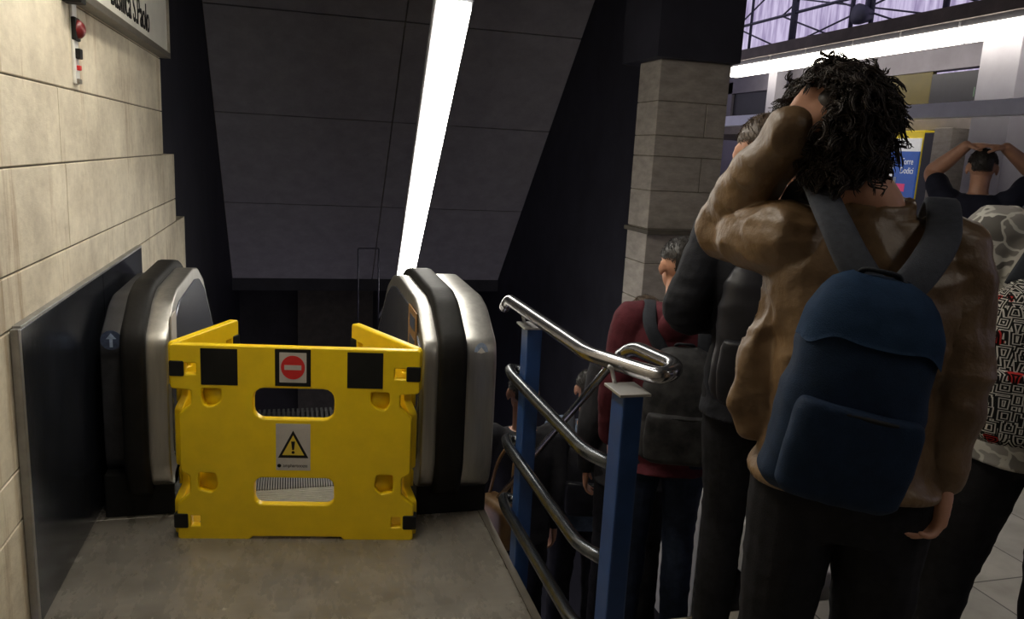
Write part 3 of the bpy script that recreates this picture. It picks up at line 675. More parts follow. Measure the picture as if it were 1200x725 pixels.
# ================================================================== PEOPLE
def V(*a): return Vector(a)
def ell(bm, c, r, rot=None, u=20, v=14):
    m = Matrix.Translation(c)
    if rot is not None: m = m @ rot.to_4x4()
    bmesh.ops.create_uvsphere(bm, u_segments=u, v_segments=v, radius=1, matrix=m @ Matrix.Diagonal((*r, 1)))
def sph_cone(bm, pts, rads, n=16):
    """closed limb: resampled round tube plus end spheres"""
    P = catmull(pts, 5) if len(pts) > 2 else [V(*pts[0]), V(*pts[1])]
    Rr = []
    if len(pts) > 2:
        for i in range(len(pts) - 1):
            for j in range(5): Rr.append(rads[i] + (rads[i + 1] - rads[i]) * j / 5)
        Rr.append(rads[-1])
    else: Rr = list(rads)
    tube(bm, P, Rr, n); ell(bm, pts[0], (rads[0],) * 3, u=14, v=10); ell(bm, pts[-1], (rads[-1],) * 3, u=14, v=10)
def torso_loft(bm, secs, n=32):
    """secs: (center, rx, ry, rightvec, forwardvec)"""
    rings = []
    for c, rx, ry, r, f in secs:
        ring = []
        for j in range(n):
            t = 2 * PI * j / n; ct, st = math.cos(t), math.sin(t); e = .82
            ring.append(Vector(c) + r * rx * math.copysign(abs(ct) ** e, ct) + f * ry * math.copysign(abs(st) ** e, st))
        rings.append(ring)
    loft(bm, rings)
def bake_body(name, bm, voxel, m, parent, wr=0.0, wf=(9, 9, 30), smooth_it=3, seed=0, sub=False):
    bmesh.ops.recalc_face_normals(bm, faces=bm.faces)
    me = bpy.data.meshes.new(name); bm.to_mesh(me); bm.free()
    o = bpy.data.objects.new('tmp', me); COL.objects.link(o)
    r = o.modifiers.new('r', 'REMESH'); r.mode = 'VOXEL'; r.voxel_size = voxel
    s = o.modifiers.new('s', 'SMOOTH'); s.factor = .5; s.iterations = smooth_it
    dg = bpy.context.evaluated_depsgraph_get(); dg.update()
    m2 = bpy.data.meshes.new_from_object(o.evaluated_get(dg)); bpy.data.objects.remove(o); m2.name = name
    if wr > 0:
        N = len(m2.vertices); co = np.empty(N * 3); m2.vertices.foreach_get('co', co); co = co.reshape(-1, 3)
        nr = np.empty(N * 3); m2.vertices.foreach_get('normal', nr); nr = nr.reshape(-1, 3)
        d = np.empty(N)
        for i in range(N):
            x, y, z = co[i]
            q = Vector((x * wf[0] + seed, y * wf[1], z * wf[2])); a = noise.noise(q); b = noise.noise(Vector((x * 5 + seed, y * 5, z * 9 + x * 12)))
            d[i] = (1 - 2.2 * abs(a)) * .6 + b * .9
        co += nr * (d * wr)[:, None]
        m2.vertices.foreach_set('co', co.ravel()); m2.update()
    return link(name, m2, m, parent, True)

def hand(bm, wr, d, palm, curl=.5, s=1.0, left=False, spread=.16, thumb=.5):
    """wr wrist, d direction of the hand, palm normal (towards the palm side)"""
    d = Vector(d).normalized(); palm = (Vector(palm) - d * Vector(palm).dot(d)).normalized(); side = d.cross(palm)
    if left: side = -side       # side points to the thumb
    wr = Vector(wr)
    for k in (-1, -.33, .33, 1):
        sph_cone(bm, [wr + side * .014 * k * s, wr + d * .05 * s + side * .024 * k * s, wr + d * .092 * s + side * .030 * k * s], [.016 * s, .0165 * s, .012 * s], 10)
    for k, L in zip((1, .34, -.33, -1), (.072, .080, .074, .058)):
        base = wr + d * .092 * s + side * .030 * k * s; a = 0; p = base; pts = [p]; ln = [L * .45, L * .32, L * .27]
        dd = (d + side * spread * k).normalized()
        for j, l in enumerate(ln):
            a += curl * (0.8, 1.0, .7)[j]
            p = p + (dd * math.cos(a) + palm * math.sin(a)) * l * s; pts.append(p)
        sph_cone(bm, pts, [.0092 * s, .0086 * s, .0078 * s, .0068 * s], 9)
    b = wr + d * .028 * s + side * .026 * s
    p1 = b + (d * .7 + side * .75 + palm * thumb * .5).normalized() * .038 * s; p2 = p1 + (d * 1 + side * .25 + palm * thumb).normalized() * .030 * s; p3 = p2 + (d * 1 - side * .1 + palm * thumb).normalized() * .024 * s
    sph_cone(bm, [b, p1, p2, p3], [.015 * s, .0115 * s, .0095 * s, .0078 * s], 9)

def head_parts(bm, c, Rm, s):
    """c: head centre, Rm: rotation (x right, y forward, z up)"""
    T = lambda p: c + Rm @ (Vector(p) * s)
    ell(bm, T((0, -.008, .030)), (.077 * s, .094 * s, .088 * s), Rm)
    ell(bm, T((0, .020, -.035)), (.060 * s, .070 * s, .078 * s), Rm)
    ell(bm, T((0, .050, -.085)), (.032 * s, .030 * s, .026 * s), Rm)      # chin
    sph_cone(bm, [T((0, .086, .018)), T((0, .104, -.012)), T((0, .108, -.022))], [.010 * s, .012 * s, .013 * s], 10)
    ell(bm, T((0, .080, .026)), (.055 * s, .016 * s, .010 * s), Rm)       # brow
    ell(bm, T((0, .086, -.052)), (.024 * s, .011 * s, .006 * s), Rm); ell(bm, T((0, .084, -.062)), (.021 * s, .011 * s, .007 * s), Rm)   # lips
    for sx in (-1, 1):
        ell(bm, T((sx * .045, .062, -.018)), (.022 * s, .02 * s, .018 * s), Rm)
        e = Rm @ Euler((math.radians(8), 0, sx * math.radians(-28))).to_matrix()
        ell(bm, T((sx * .081, -.004, .0)), (.0065 * s, .018 * s, .030 * s), e)
        ell(bm, T((sx * .079, .002, -.026)), (.006 * s, .010 * s, .012 * s), e)

def strands(bm, c, Rm, s, n, length, thick, keep, lift=.35, curl=0.0, r=(.080, .097, .094), seg=4, off=(0, -.008, .030), rng=None):
    rng = rng or random.Random(5)
    k = 0
    while k < n:
        d = Vector((rng.gauss(0, 1), rng.gauss(0, 1), rng.gauss(0, 1))).normalized()
        if not keep(d): continue
        k += 1
        p = Vector((d.x * r[0], d.y * r[1], d.z * r[2])) + Vector(off)
        g = Vector((rng.uniform(-.5, .5), -.7 + rng.uniform(-.3, .3), -.5)); t = (g - d * g.dot(d)).normalized()
        v = (t + d * lift + Vector((rng.uniform(-.3, .3), rng.uniform(-.3, .3), rng.uniform(-.3, .3)))).normalized()
        L = length * rng.uniform(.6, 1.3); pts = [c + Rm @ (p * s)]
        for j in range(seg):
            p = p + v * L / seg; v = (v - d * .18).normalized(); pts.append(c + Rm @ (p * s))
        tube(bm, pts, [thick] * seg + [thick * .3], 4)

def person(name, label, loc, rz, s=1.0, pose=None, top=None, topm=None, legm=None, skin='skin', hairm='hairdark', hair='short', shoe='shoeb', voxel=.008, sleeves=True, wr=.004, fat=1.0, hood=False, collar=None, tb=.015, hem=.86, head_turn=(0, 0, 0), short_sleeve=False, group=None, hv=None, cat='person', extra=None, armk=1.0, wf=(9, 9, 20)):
    """all joints in local metres, facing +y, feet on z = 0"""
    root = empty(name, loc, label, cat, group, rz)
    P = dict(pelvis=(0, 0, .95), chest=(0, .0, 1.30), neck=(0, -.01, 1.485), head=(0, .02, 1.665),
             shL=(-.175, -.01, 1.43), elL=(-.225, -.03, 1.14), wrL=(-.225, .05, .90), shR=(.175, -.01, 1.43), elR=(.225, -.03, 1.14), wrR=(.225, .05, .90),
             hpL=(-.088, 0, .93), knL=(-.10, .015, .50), anL=(-.11, -.02, .09), hpR=(.088, 0, .93), knR=(.10, .015, .50), anR=(.11, -.02, .09),
             hdL=(0, .1, -1), hdR=(0, .1, -1), pmL=(1, 0, 0), pmR=(-1, 0, 0), curlL=.45, curlR=.45)
    if pose: P.update(pose)
    J = {k: (Vector(v) * s if k not in ('hdL', 'hdR', 'pmL', 'pmR') and not isinstance(v, float) else v) for k, v in P.items()}
    rv, fv = V(1, 0, 0), V(0, 1, 0)
    sh = (J['shR'] - J['shL']); sh.z = 0; rt = sh.normalized(); ft = Vector((-rt.y, rt.x, 0))
    lean = J['neck'] - J['pelvis']
    def spine(t): return J['pelvis'] + lean * t
    def bodysecs(add):
        f = fat; a = add
        return [(spine(-.22) , .13 * s + a * .7, .085 * s + a, rv, fv), (spine(-.08), .160 * s * f + a, .108 * s + a, rv, fv), (spine(.05), .160 * s * f + a, .106 * s * f + a, rv, fv), (spine(.22), .140 * s * f + a, .095 * s * f + a, rv, fv),
                (spine(.45), .150 * s * f + a, .102 * s * f + a, rt, ft), (spine(.66), .168 * s * f + a, .110 * s + a, rt, ft), (spine(.80), .175 * s + a, .100 * s + a, rt, ft), (spine(.90), .150 * s + a, .082 * s + a, rt, ft), (spine(.985), .085 * s + a * .6, .062 * s + a * .6, rt, ft)]
    hr = Euler(head_turn).to_matrix() @ Matrix((rt, ft, Vector((0, 0, 1)))).transposed()
    # ---- body, one skin surface
    bm = bmesh.new(); torso_loft(bm, bodysecs(-.004))
    sph_cone(bm, [spine(.93), J['neck'] + V(0, 0, .02 * s), J['head'] - V(0, 0, .06 * s) - hr @ V(0, .015 * s, 0)], [.062 * s, .054 * s, .055 * s])
    head_parts(bm, J['head'], hr, s)
    for q in 'LR':
        mid = (J['sh' + q] + J['el' + q]) / 2; fm = J['el' + q] * .7 + J['wr' + q] * .3
        sph_cone(bm, [J['sh' + q], mid, J['el' + q], fm, J['wr' + q]], [x_ * s * armk for x_ in (.052, .046, .038, .040, .026)])
        hand(bm, J['wr' + q], J['hd' + q], J['pm' + q], J['curl' + q], s, left=(q == 'L'))
        th = (J['hp' + q] * .6 + J['kn' + q] * .4); cf = J['kn' + q] * .65 + J['an' + q] * .35 - V(0, .012, 0) * s
        sph_cone(bm, [J['hp' + q], th, J['kn' + q], cf, J['an' + q]], [.085 * s, .072 * s, .052 * s, .052 * s, .034 * s])
        sph_cone(bm, [J['an' + q] - V(0, .02, .03) * s, J['an' + q] + V(0, .12, -.055) * s], [.032 * s, .024 * s])
    bake_body('body', bm, min(voxel, .006), M[skin], root, 0, smooth_it=2)
    for sx in (-1, 1):
        e = bmesh.new(); ell(e, J['head'] + hr @ (V(sx * .030, .073, .008) * s), (.0125 * s,) * 3, u=12, v=8); bm_obj('eye', e, M['eye'], root, True)
    # ---- trousers
    bm = bmesh.new(); sec = bodysecs(.004)[:4]; torso_loft(bm, sec)
    for q in 'LR':
        th = (J['hp' + q] * .6 + J['kn' + q] * .4); cf = J['kn' + q] * .6 + J['an' + q] * .4
        sph_cone(bm, [J['hp' + q], th, J['kn' + q], cf, J['an' + q] + V(0, 0, -.01)], [.097 * s, .090 * s, .070 * s, .068 * s, .060 * s])
    bake_body('trousers', bm, voxel, M[legm], root, .005, (9, 9, 16), seed=3)
    # ---- shoes
    for q in 'LR':
        bm = bmesh.new(); a = J['an' + q]; a = V(a.x, a.y, a.z - .09 * s)
        tube(bm, [a + V(0, -.075, .045) * s, a + V(0, -.06, .045) * s, a + V(0, .0, .05) * s, a + V(0, .08, .038) * s, a + V(0, .16, .028) * s, a + V(0, .185, .022) * s], [.02 * s, .042 * s, .044 * s, .044 * s, .04 * s, .014 * s], 14)
        ell(bm, a + V(0, -.02, .075) * s, (.042 * s, .055 * s, .045 * s))
        so = bake_body('shoe', bm, .008, M[shoe], root)
        bm = bmesh.new(); box(bm, tuple(a + V(-.042, -.085, 0) * s), tuple(a + V(.042, .19, .022) * s), .02, 3); bm_obj('sole', bm, M['sole'], so)
    # ---- top
    tk = tb; bm = bmesh.new(); secs = bodysecs(tk)
    low = [(c, rx, ry, a, b) for c, rx, ry, a, b in secs if c.z > hem * s - .001]
    first = secs[1]; cH = spine((hem * s - J['pelvis'].z) / lean.z)
    low = [(cH, first[1] + .012, first[2] + .016, rv, fv)] + low
    torso_loft(bm, low)
    for q in 'LR':
        A_, B_, C_ = J['sh' + q], J['el' + q], J['wr' + q]
        inn = A_ * .8 + spine(.86) * .2; mid = (A_ + B_) / 2
        if short_sleeve: sph_cone(bm, [inn, A_, A_ * .45 + B_ * .55], [.060 * s + tk * .5, .058 * s + tk, .054 * s + tk])
        else:
            w_ = C_ + (B_ - C_).normalized() * .01
            sph_cone(bm, [inn, A_, mid, B_, B_ * .45 + w_ * .55, w_], [.064 * s + tk * .5, .060 * s + tk, .053 * s + tk, .047 * s + tk, .043 * s + tk * .9, .033 * s + tk * .8])
    if hood:
        sph_cone(bm, [J['neck'] + rt * -.085 * s + ft * .02 * s + V(0, 0, .0), J['neck'] - ft * .085 * s + V(0, 0, -.005), J['neck'] + rt * .085 * s + ft * .02 * s], [.035 * s, .052 * s, .035 * s])
        ell(bm, J['neck'] - ft * .095 * s + V(0, 0, -.045) * s, (.085 * s, .045 * s, .07 * s), hr)
    if collar:
        ring0, ring1 = [], []
        rings = []
        for (zz, rr) in ((-.035, .082), (.0, .074), (.030, .071), (.030, .062), (.0, .064)):
            rings.append([J['neck'] + V(0, 0, (zz + .012 * math.sin(t)) * s) + (rt * math.cos(t) * rr + ft * (math.sin(t) * rr * .95 + .005)) * s for t in [2 * PI * j / 28 for j in range(28)]])
        loft(bm, rings)
    if extra: extra(bm)
    J['top'] = bake_body('jacket' if top is None else top, bm, voxel, M[topm], root, wr, wf, seed=loc[0] * 3)
    # ---- hair
    if hair == 'short':
        bm = bmesh.new(); keep = hv or (lambda d: d.z > .15 or (d.y < .25 and d.z > -.42 and not (abs(d.x) > .75 and d.z < .1)))
        strands(bm, J['head'], hr, s, 2200, .020, .0009, keep, lift=.10)
        cap = bmesh.new(); bmesh.ops.create_uvsphere(cap, u_segments=32, v_segments=24, radius=1)
        dele = [v for v in cap.verts if not keep(v.co.normalized())]; bmesh.ops.delete(cap, geom=dele, context='VERTS')
        for v in cap.verts:
            d = v.co.normalized(); k_ = 1 + .04 * noise.noise(d * 6); v.co = J['head'] + hr @ ((Vector((d.x * .081, d.y * .098, d.z * .094)) * k_ + V(0, -.008, .030)) * s)
        me = bpy.data.meshes.new('t'); cap.to_mesh(me); cap.free(); bm.from_mesh(me)
        bm_obj('hair', bm, M[hairm], root, True)
    return root, J, hr, rt, ft

def backpack(name, label, origin, axes, w, h, d, m, mtop=None, mflap=None, parts=True, topw=.78, botw=1.0, belly=1.0):
    """origin: centre of the side that lies on the back; axes: right, out (away from back), up"""
    X, Yo, Z = [Vector(a).normalized() for a in axes]
    root = empty(name, origin, label, 'backpack')
    T = lambda x, y, z: X * x + Yo * y + Z * z
    def ringat(z, ww, dd, y0=0, n=36, e=.62):
        out = []
        for j in range(n):
            t = 2 * PI * j / n; ct, st = math.cos(t), math.sin(t)
            x = ww / 2 * math.copysign(abs(ct) ** e, ct); y = dd / 2 * (1 + math.copysign(abs(st) ** e, st)) + y0
            out.append(T(x, y, z))
        return out
    prof_ = [(-.5, .55 * botw, .55), (-.485, .85 * botw, .8), (-.44, .98 * botw, .96 * belly), (-.3, 1.0 * botw, 1.0 * belly), (-.05, 1.0, .97), (.15, .97, .88), (.30, .93, .78), (.40, topw, .66), (.46, topw * .8, .5), (.5, topw * .4, .3)]
    def z_int(a): 
        for p, q in zip(prof_, prof_[1:]):
            if p[0] <= a <= q[0]:
                t = (a - p[0]) / (q[0] - p[0]); return [p[i] + (q[i] - p[i]) * t for i in range(3)]
        return prof_[-1]
    bm = bmesh.new(); loft(bm, [ringat(a * h, b * w, c * d) for a, b, c in prof_]); 
    body = bake_body('main_bag', bm, .006, m, root, .007, (9, 9, 12), smooth_it=3, seed=9)
    if mtop:
        # lid with a sagging front edge
        bm = bmesh.new(); vs = []
        cols = 40; rows = 14
        for i in range(rows + 1):
            row = []
            for j in range(cols + 1):
                t = PI * (j / cols) * 1.16 - PI * .08
                sag = .20 + .035 * math.cos((j / cols - .5) * 2 * PI * 1.0) + .012 * math.sin(j * .55)
                a = .5 - (.5 - sag) * (i / rows); a = min(a, .495)
                _, b, c = z_int(a); ct, st = math.cos(t), math.sin(t); e = .62
                x = (w * b / 2 + .006) * math.copysign(abs(ct) ** e, ct); y = d * c / 2 * (1 + math.copysign(abs(st) ** e, st)) + (.007 + .008 * (i / rows)) * max(0, st)
                row.append(bm.verts.new(T(x, y, a * h + .006)))
            vs.append(row)
        for i in range(rows):
            for j in range(cols): bm.faces.new((vs[i][j], vs[i][j + 1], vs[i + 1][j + 1], vs[i + 1][j]))
        bmesh.ops.solidify(bm, geom=list(bm.faces), thickness=.004)
        bm_obj('lid', bm, mtop, root, True)
    # front pocket with rounded outline bulging out
    bm = bmesh.new(); rings = []
    for a, k in ((-.46, .80), (-.42, .88), (-.25, .92), (-.08, .90), (-.03, .84)):
        _, b, c = z_int(a); ww = w * b * k; y0 = d * c * .72
        n = 28; rings.append([T(ww / 2 * math.copysign(abs(math.cos(t)) ** .6, math.cos(t)), y0 + (d * c * .16 + d * .07) * (1 + math.copysign(abs(math.sin(t)) ** .6, math.sin(t))), a * h) for t in [2 * PI * j / n for j in range(n)]])
    loft(bm, rings); pk = bake_body('front_pocket', bm, .006, mflap or m, root, .003, (9, 9, 12))
    # zip line along the pocket top
    bm = bmesh.new(); pts = []
    for j in range(21):
        u = j / 20 - .5; a = -.045 - 1.1 * max(0, abs(u) - .36) ** 1.2
        _, b, c = z_int(a); pts.append(T(u * w * .84, d * c * (1.04 if abs(u) < .42 else .98) + d * .12 - abs(u) ** 4 * d * 3.0, a * h))
    tube(bm, pts, .0045, 8); zp = bm_obj('zip', bm, M['black'], pk, True)
    bm = bmesh.new(); q = T(-w * .37, d * 1.0, -.09 * h); box(bm, tuple(q + V(-.006, -.006, -.03)), tuple(q + V(.006, .006, .012)), .003); bm_obj('zip_pull', bm, M['capmetal'], zp)
    # haul loop
    bm = bmesh.new(); tube(bm, catmull([T(-.035, d * .05, .47 * h), T(-.03, d * .12, .52 * h), T(.0, d * .2, .53 * h), T(.03, d * .12, .52 * h), T(.035, d * .05, .47 * h)], 5), .009, 8, .5); bm_obj('haul_loop', bm, M['strap'], root, True)
    return root, T
def ribbon(name, pts, nrms, wd, th, m, parent, k=6, off=None):
    P = catmull(pts, k); Nn = catmull(nrms, k); bm = bmesh.new(); rings = []
    for i, p in enumerate(P):
        d = (P[min(i + 1, len(P) - 1)] - P[max(i - 1, 0)]).normalized(); nv = (Nn[i] - d * Nn[i].dot(d)).normalized(); sd = d.cross(nv)
        ww = wd(i / (len(P) - 1)) if callable(wd) else wd
        prof2 = [(-1, 0), (-.94, .5), (-.8, .9), (-.3, 1), (.3, 1), (.8, .9), (.94, .5), (1, 0), (.9, -.4), (0, -.5), (-.9, -.4)]
        rings.append([p + sd * ww / 2 * a + nv * th * b for a, b in prof2])
    loft(bm, rings); o = bm_obj(name, bm, m, parent, True)
    if parent and parent.type == 'EMPTY':
        for v in o.data.vertices: v.co = v.co - parent.location
        o.data.update()
    return o


# ---- the man in the brown leather jacket
def to_local(loc, rz):
    m = Matrix.Rotation(-rz, 3, 'Z'); L0 = Vector(loc)
    return lambda *p: m @ (Vector(p) - L0)
L1, RZ1, S1 = (1.165, 1.365, 0), math.radians(-24), 1.05
tl = to_local(L1, RZ1)
def q1(*p): return tuple(tl(*p) / S1)
r1 = Matrix.Rotation(-RZ1, 3, 'Z')
pose1 = dict(head=q1(1.083, 1.414, 1.725), neck=q1(1.155, 1.375, 1.565), shL=q1(1.00, 1.435, 1.505), elL=q1(1.005, 1.70, 1.50), wrL=q1(.953, 1.392, 1.728),
             shR=q1(1.300, 1.305, 1.49), elR=q1(1.322, 1.262, 1.24), wrR=q1(1.325, 1.262, 1.03),
             hdL=tuple(r1 @ V(.60, -.12, .76)), pmL=tuple(r1 @ V(.77, .50, -.1)), curlL=.6,
             hdR=tuple(r1 @ V(-.25, -.15, -.95)), pmR=tuple(r1 @ V(-.95, .1, .2)), curlR=.65)
def flap(bm):
    g0 = [tl(1.00, 1.49, 1.44), tl(1.10, 1.42, 1.44), tl(1.08, 1.36, 1.44), tl(.99, 1.42, 1.44)]
    g1 = [tl(.965, 1.50, 1.26), tl(1.09, 1.42, 1.26), tl(1.07, 1.37, 1.26), tl(.955, 1.46, 1.26)]
    g2 = [tl(.940, 1.50, 1.125), tl(1.08, 1.43, 1.10), tl(1.06, 1.39, 1.10), tl(.930, 1.475, 1.125)]
    g3 = [tl(.975, 1.48, 1.065), tl(1.08, 1.42, 1.055), tl(1.06, 1.395, 1.055), tl(.965, 1.455, 1.065)]
    loft(bm, [g0, g1, g2, g3])
    # turned out cuff of the hanging sleeve
    w = tl(1.325, 1.262, 1.05); sph_cone(bm, [w + V(0, 0, .015), w + V(.0, 0, -.012)], [.047, .052], 14)
m1, J1, H1, rt1, ft1 = person('person', 'person in a brown leather jacket with curly black hair, one hand on head', L1, RZ1, S1, pose1, topm='leather', legm='blackjean', hair=None, voxel=.006, wr=.013, wf=(9, 9, 15), hem=.945, collar=True, extra=flap, tb=.016, head_turn=(0, -.12, -.05), shoe='shoeb')
# curly hair
rng = random.Random(11); hc = J1['head']
bm = bmesh.new()
ell(bm, hc + H1 @ V(.002, -.008, .036), (.082, .100, .091), H1, 40, 28)
ell(bm, hc + H1 @ V(-.0, -.030, -.045), (.072, .066, .072), H1, 30, 20)
for v in bm.verts:
    d = v.co - hc
    v.co = hc + d * (1.0 + .14 * abs(noise.noise(v.co * 22)) + .06 * noise.noise(v.co * 50))
HAIR = bake_body('hair', bm, .006, M['hairblack'], m1, 0)
bm = bmesh.new()
def curl_lock(p, v, L, rad, turns, thick, grav):
    pts = []; n = int(9 * turns) + 6; s_, u_, _ = frame(v); ph = rng.uniform(0, 6.28); hand_ = rng.choice((-1, 1))
    for j in range(n + 1):
        t = j / n; k = min(1, t * 3) * (1 - .35 * t)
        c = p + v * L * t + V(0, 0, -grav) * L * t * t
        a = ph + hand_ * 2 * PI * turns * t
        pts.append(c + (s_ * math.cos(a) + u_ * math.sin(a)) * rad * k)
    tube(bm, pts, [thick] * n + [thick * .3], 4)
HANDP = tl(1.00, 1.375, 1.785)
def clump(p, v, L, rad, turns, grav, m=7, sp=.0035):
    s_, u_, _ = frame(v); ph = rng.uniform(0, 6.28); hd = rng.choice((-1, 1)); n = int(9 * turns) + 6
    for q in range(m):
        o = (s_ * rng.gauss(0, 1) + u_ * rng.gauss(0, 1)) * sp; dph = rng.gauss(0, .25); LL = L * rng.uniform(.8, 1.12); rr = rad * rng.uniform(.8, 1.25); pts = []
        for j in range(n + 1):
            t = j / n; k = min(1, t * 3) * (1 - .3 * t)
            c = p + o * (1 - .4 * t) + v * LL * t + V(0, 0, -grav) * LL * t * t; a = ph + dph + hd * 2 * PI * turns * t
            pts.append(c + (s_ * math.cos(a) + u_ * math.sin(a)) * rr * k)
        tube(bm, pts, [.0011] * n + [.0004], 4)
k = 0
while k < 680:
    d = V(rng.gauss(0, 1), rng.gauss(0, 1), rng.gauss(0, 1)).normalized()
    if d.z < -.75 or (d.y > .45 and d.z < .25): continue
    k += 1
    nar = 1 - .18 * max(0, -d.z)
    base = V(d.x * .083 * nar, d.y * .096 * nar, d.z * .092) + V(-.004, -.009, .038)
    p = hc + H1 @ base
    if (p - HANDP).length < .033: continue
    v = (H1 @ (d + V(rng.uniform(-.7, .7), rng.uniform(-.7, .7), rng.uniform(-.7, .2)) * .9)).normalized()
    clump(p, v, rng.uniform(.026, .052) * (1 + .6 * noise.noise(d * 2.5)), rng.uniform(.007, .015), rng.uniform(.9, 1.9), rng.uniform(.2, .9))
for k in range(110):     # longer curls at the nape
    a = rng.uniform(-2.9, -.25); d = V(math.cos(a), math.sin(a), rng.uniform(-.7, -.1))
    base = V(d.x * .066, d.y * .076, d.z * .082) + V(0, -.013, .0)
    clump(hc + H1 @ base, (H1 @ V(d.x * .45, d.y * .45, -.8)).normalized(), rng.uniform(.03, .065), rng.uniform(.008, .014), rng.uniform(.9, 1.8), .2)
for k in range(26):      # lock hanging beside the raised sleeve
    p = tl(1.045 + rng.uniform(-.012, .02), 1.455 + rng.uniform(-.02, .02), 1.70 + rng.uniform(-.02, .02))
    curl_lock(p, V(.25 + rng.uniform(-.15, .15), rng.uniform(-.2, .2), -.95).normalized(), rng.uniform(.06, .11), rng.uniform(.012, .02), rng.uniform(.8, 1.5), .0026, .05)
bm_obj('curls', bm, M['hairblack'], HAIR, True)

# his backpack
X1 = V(.914, -.407, 0); F1 = V(.407, .914, 0); up1 = (V(0, 0, 1) + X1 * .16 - F1 * .03).normalized(); Xp = (X1 - up1 * X1.dot(up1)).normalized(); out1 = Xp.cross(up1) * -1
if out1.dot(F1) > 0: out1 = -out1
pk1, T1 = backpack('backpack', 'navy blue canvas backpack worn on the brown leather jacket', V(.998, 1.205, 1.268), (Xp, out1, up1), .240, .405, .155, M['navypack'], M['navypack2'], M['navypack'])
ribbon('shoulder_strap', [V(1.10, 1.56, 1.42), V(1.070, 1.525, 1.57), V(1.037, 1.42, 1.625), V(1.000, 1.30, 1.565), V(1.000, 1.235, 1.50), V(1.022, 1.195, 1.44)], [F1 + V(0, 0, .1), F1 + V(0, 0, .8), V(0, 0, 1), V(0, 0, 1) - F1 * .8, -F1 + V(0, 0, .4), -F1], .066, .010, M['strap2'], pk1)
ribbon('shoulder_strap', [V(1.36, 1.45, 1.38), V(1.345, 1.42, 1.53), V(1.285, 1.335, 1.60), V(1.205, 1.235, 1.545), V(1.13, 1.185, 1.49), V(1.072, 1.168, 1.44)], [F1 + V(0, 0, .1), F1 + V(0, 0, .8), V(0, 0, 1), V(0, 0, 1) - F1 * .8, -F1 + V(0, 0, .4), -F1], .066, .010, M['strap2'], pk1)
for pts in ([V(1.000, 1.40, 1.634), V(.978, 1.30, 1.578), V(.992, 1.225, 1.50), V(1.020, 1.185, 1.43)], ):
    pass

# ---- others in the queue
def queue_pack(name, label, ploc, rz, z, w, h, d, m, s=1, back=.135, dx=0, stx=.105, **k):
    f = V(-math.sin(rz), math.cos(rz), 0); r = V(math.cos(rz), math.sin(rz), 0)
    o = V(ploc[0], ploc[1], 0) - f * back + r * dx; o.z = z
    root, T = backpack(name, label, o, (r, -f, V(0, 0, 1)), w, h, d, m, **k)
    for sx in (-1, 1):
        b = V(ploc[0], ploc[1], ploc[2]) + r * sx * stx; zt = ploc[2] + 1.50 * s
        ribbon('shoulder_strap', [V(b.x, b.y, zt - .18) + f * .13, V(b.x, b.y, zt - .05) + f * .11, V(b.x, b.y, zt + .012), V(b.x, b.y, zt - .06) - f * .115, V(o.x, o.y, z + h * .42) + r * sx * w * .26], [f, f + V(0, 0, 1), V(0, 0, 1), V(0, 0, 1) - f, -f], .055, .009, M['strap'], root)
    return root
R = math.radians
L2 = (1.470, 2.15, 0)
person('person', 'person in a black jacket with short brown hair and pale grey collar', L2, R(-30), 1.015, dict(head=(-.075, .03, 1.665), neck=(-.02, -.01, 1.49), knL=(-.075, .015, .50), anL=(-.08, -.02, .09), knR=(.08, .015, .5), anR=(.085, -.02, .09), elL=(-.260, -.05, 1.17), wrL=(-.12, .17, 1.12), hdL=(.6, .8, .1), pmL=(0, -.3, -1)), topm='blackcloth', legm='blackjean', hairm='hairbrown', voxel=.0075, wr=.006, tb=.024, hem=.84, head_turn=(.0, 0, .25))
cl = bpy.data.objects[-1] if False else None
p2 = [o for o in bpy.data.objects if o.get('label', '').startswith('person in a black jacket with short brown')][0]
bm = bmesh.new(); rings = []
for (zz, rr) in ((-.05, .105), (-.01, .092), (.02, .078), (.02, .066), (-.02, .068)):
    rings.append([V(0, -.01, 1.50 * 1.015) + V(math.cos(t) * rr, math.sin(t) * rr * .95, zz + .012 * math.sin(t)) for t in [2 * PI * j / 28 for j in range(28)]])
loft(bm, rings); bm_obj('collar', bm, M['greyfleece'], p2, True)
queue_pack('backpack', 'smooth black backpack worn by the person in the black jacket', L2, R(-30), 1.17, .31, .45, .17, M['blackpack'], back=.14, dx=-.01)
L3 = (1.475, 2.79, -.36)
person('person', 'person in a maroon hooded top and dark jeans a few steps down the stairs', L3, R(-22), .965, None, top='hooded_top', topm='maroon', legm='bluejean', hairm='hairdark', hood=True, voxel=.008, wr=.005, tb=.024, hem=.80, head_turn=(0, 0, .35))
queue_pack('backpack', 'worn grey backpack on the maroon hooded top', L3, R(-22), .74, .30, .44, .16, M['greypack'], s=.965, back=.135, dx=.03)
L4 = (1.575, 3.27, -.72)
person('person', 'person whose brown grey hair shows just past the maroon shoulder', L4, R(-20), .985, None, topm='charcoal', legm='blackjean', hairm='hairbrown', voxel=.010)
L5 = (1.60, 3.95, -1.26)
person('person', 'person in a faded blue denim jacket low on the stairs, dark hair', L5, R(-15), .98, dict(elL=(-.25, -.02, 1.15), wrL=(-.18, .15, 1.0)), topm='denim', legm='blackjean', hairm='hairdark', voxel=.010, tb=.02)
queue_pack('backpack', 'black backpack worn over the denim jacket', L5, R(-15), -.04, .30, .44, .16, M['blackpack'], s=.98)
L7 = (1.172, 3.82, -1.26)
person('person', 'person in charcoal clothes lowest on the stairs, mostly behind the far blue post', L7, R(-5), 1.0, None, topm='charcoal', legm='blackjean', hairm='hairdark', voxel=.010)
L6 = (2.37, 3.52, 0)
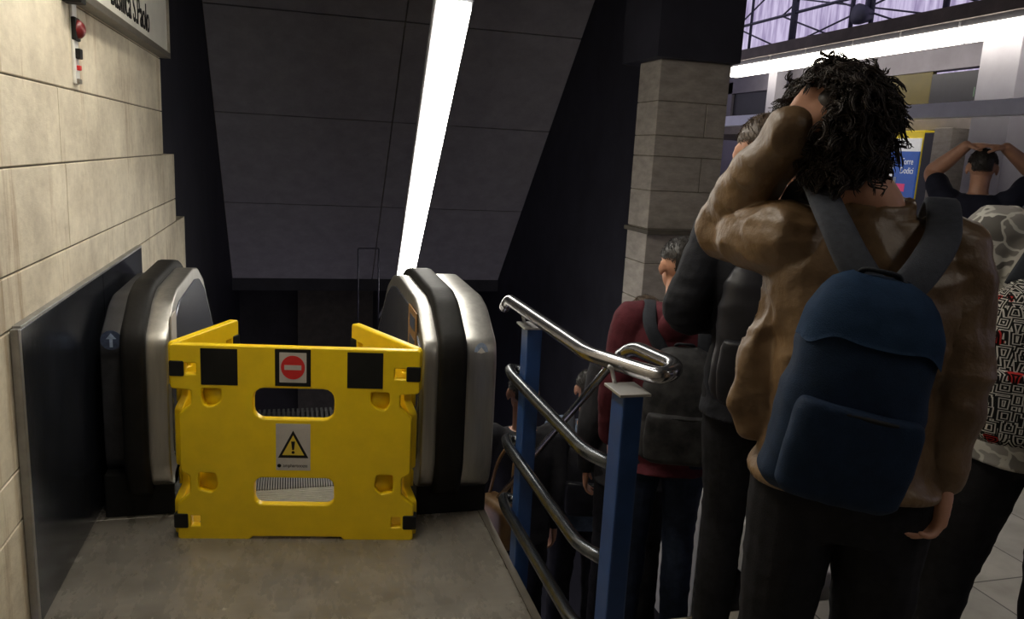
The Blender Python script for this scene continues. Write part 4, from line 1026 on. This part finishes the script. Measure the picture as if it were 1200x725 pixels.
person('person', 'person glimpsed between the raised leather sleeve and the curly hair, only an ear showing', L6, R(-40), .975, None, topm='charcoal', legm='bluejean', hairm='hairbrown', voxel=.009, head_turn=(0, 0, -.6))
L8 = (1.965, 1.575, 0)
person('person', 'person in a grey camouflage hooded top and black trousers at the right edge', L8, R(-36), 1.05, dict(knL=(-.15, .02, .50), anL=(-.22, -.0, .09)), top='hooded_top', topm='camo', legm='blackjean', hairm='hairdark', hood=True, voxel=.0075, wr=.006, tb=.026, hem=.86)
queue_pack('backpack', 'backpack with a black, white and red doodle print on the camouflage top', L8, R(-36), 1.21, .30, .42, .14, M['graphic'], s=1.05, back=.15, dx=-.075, stx=.10)
L9 = (4.17, 4.05, 0)
person('person', 'person in a dark navy t-shirt with both hands on top of the head', L9, R(-46), 1.03, dict(head=(0, .04, 1.665), neck=(0, .0, 1.52), shL=(-.185, .0, 1.48), shR=(.185, .0, 1.48), elL=(-.275, .20, 1.63), wrL=(-.105, .06, 1.80), elR=(.30, .18, 1.64), wrR=(.110, .04, 1.795), hdL=(.95, -.25, .12), hdR=(-.95, -.2, .1), pmL=(0, .1, -1), pmR=(0, .1, -1), curlL=.25, curlR=.25),
       top='t_shirt', topm='navytee', legm='blackjean', skin='skin2', short_sleeve=True, voxel=.009, tb=.016, fat=1.12, armk=1.3)
# bag carried low on the stairs
bg_ = empty('shoulder_bag', (1.0, 3.56, -.16), 'tan leather bag hanging low beside the far blue post', 'bag', rz=R(20))
bm = bmesh.new(); box(bm, (-.07, -.13, -.13), (.06, .13, .10), .045, 4); bm_obj('bag_body', bm, M['tan'], bg_, True)
bm = bmesh.new(); tube(bm, catmull([(-.0, -.11, .06), (.03, -.06, .30), (.12, .0, .42), (.03, .06, .30), (0, .11, .06)], 6), .009, 8); bm_obj('strap', bm, M['tan'], bg_, True)

for k_ in ('blackjean', 'bluejean', 'blackcloth', 'maroon', 'denim', 'charcoal', 'navytee', 'greyfleece', 'navypack', 'navypack2', 'strap', 'strap2', 'camo', 'graphic', 'blackpack', 'greypack', 'shaft', 'shaftb', 'ceil', 'rubber', 'black'):
    M[k_].node_tree.nodes['Principled BSDF'].inputs['Specular IOR Level'].default_value = .18
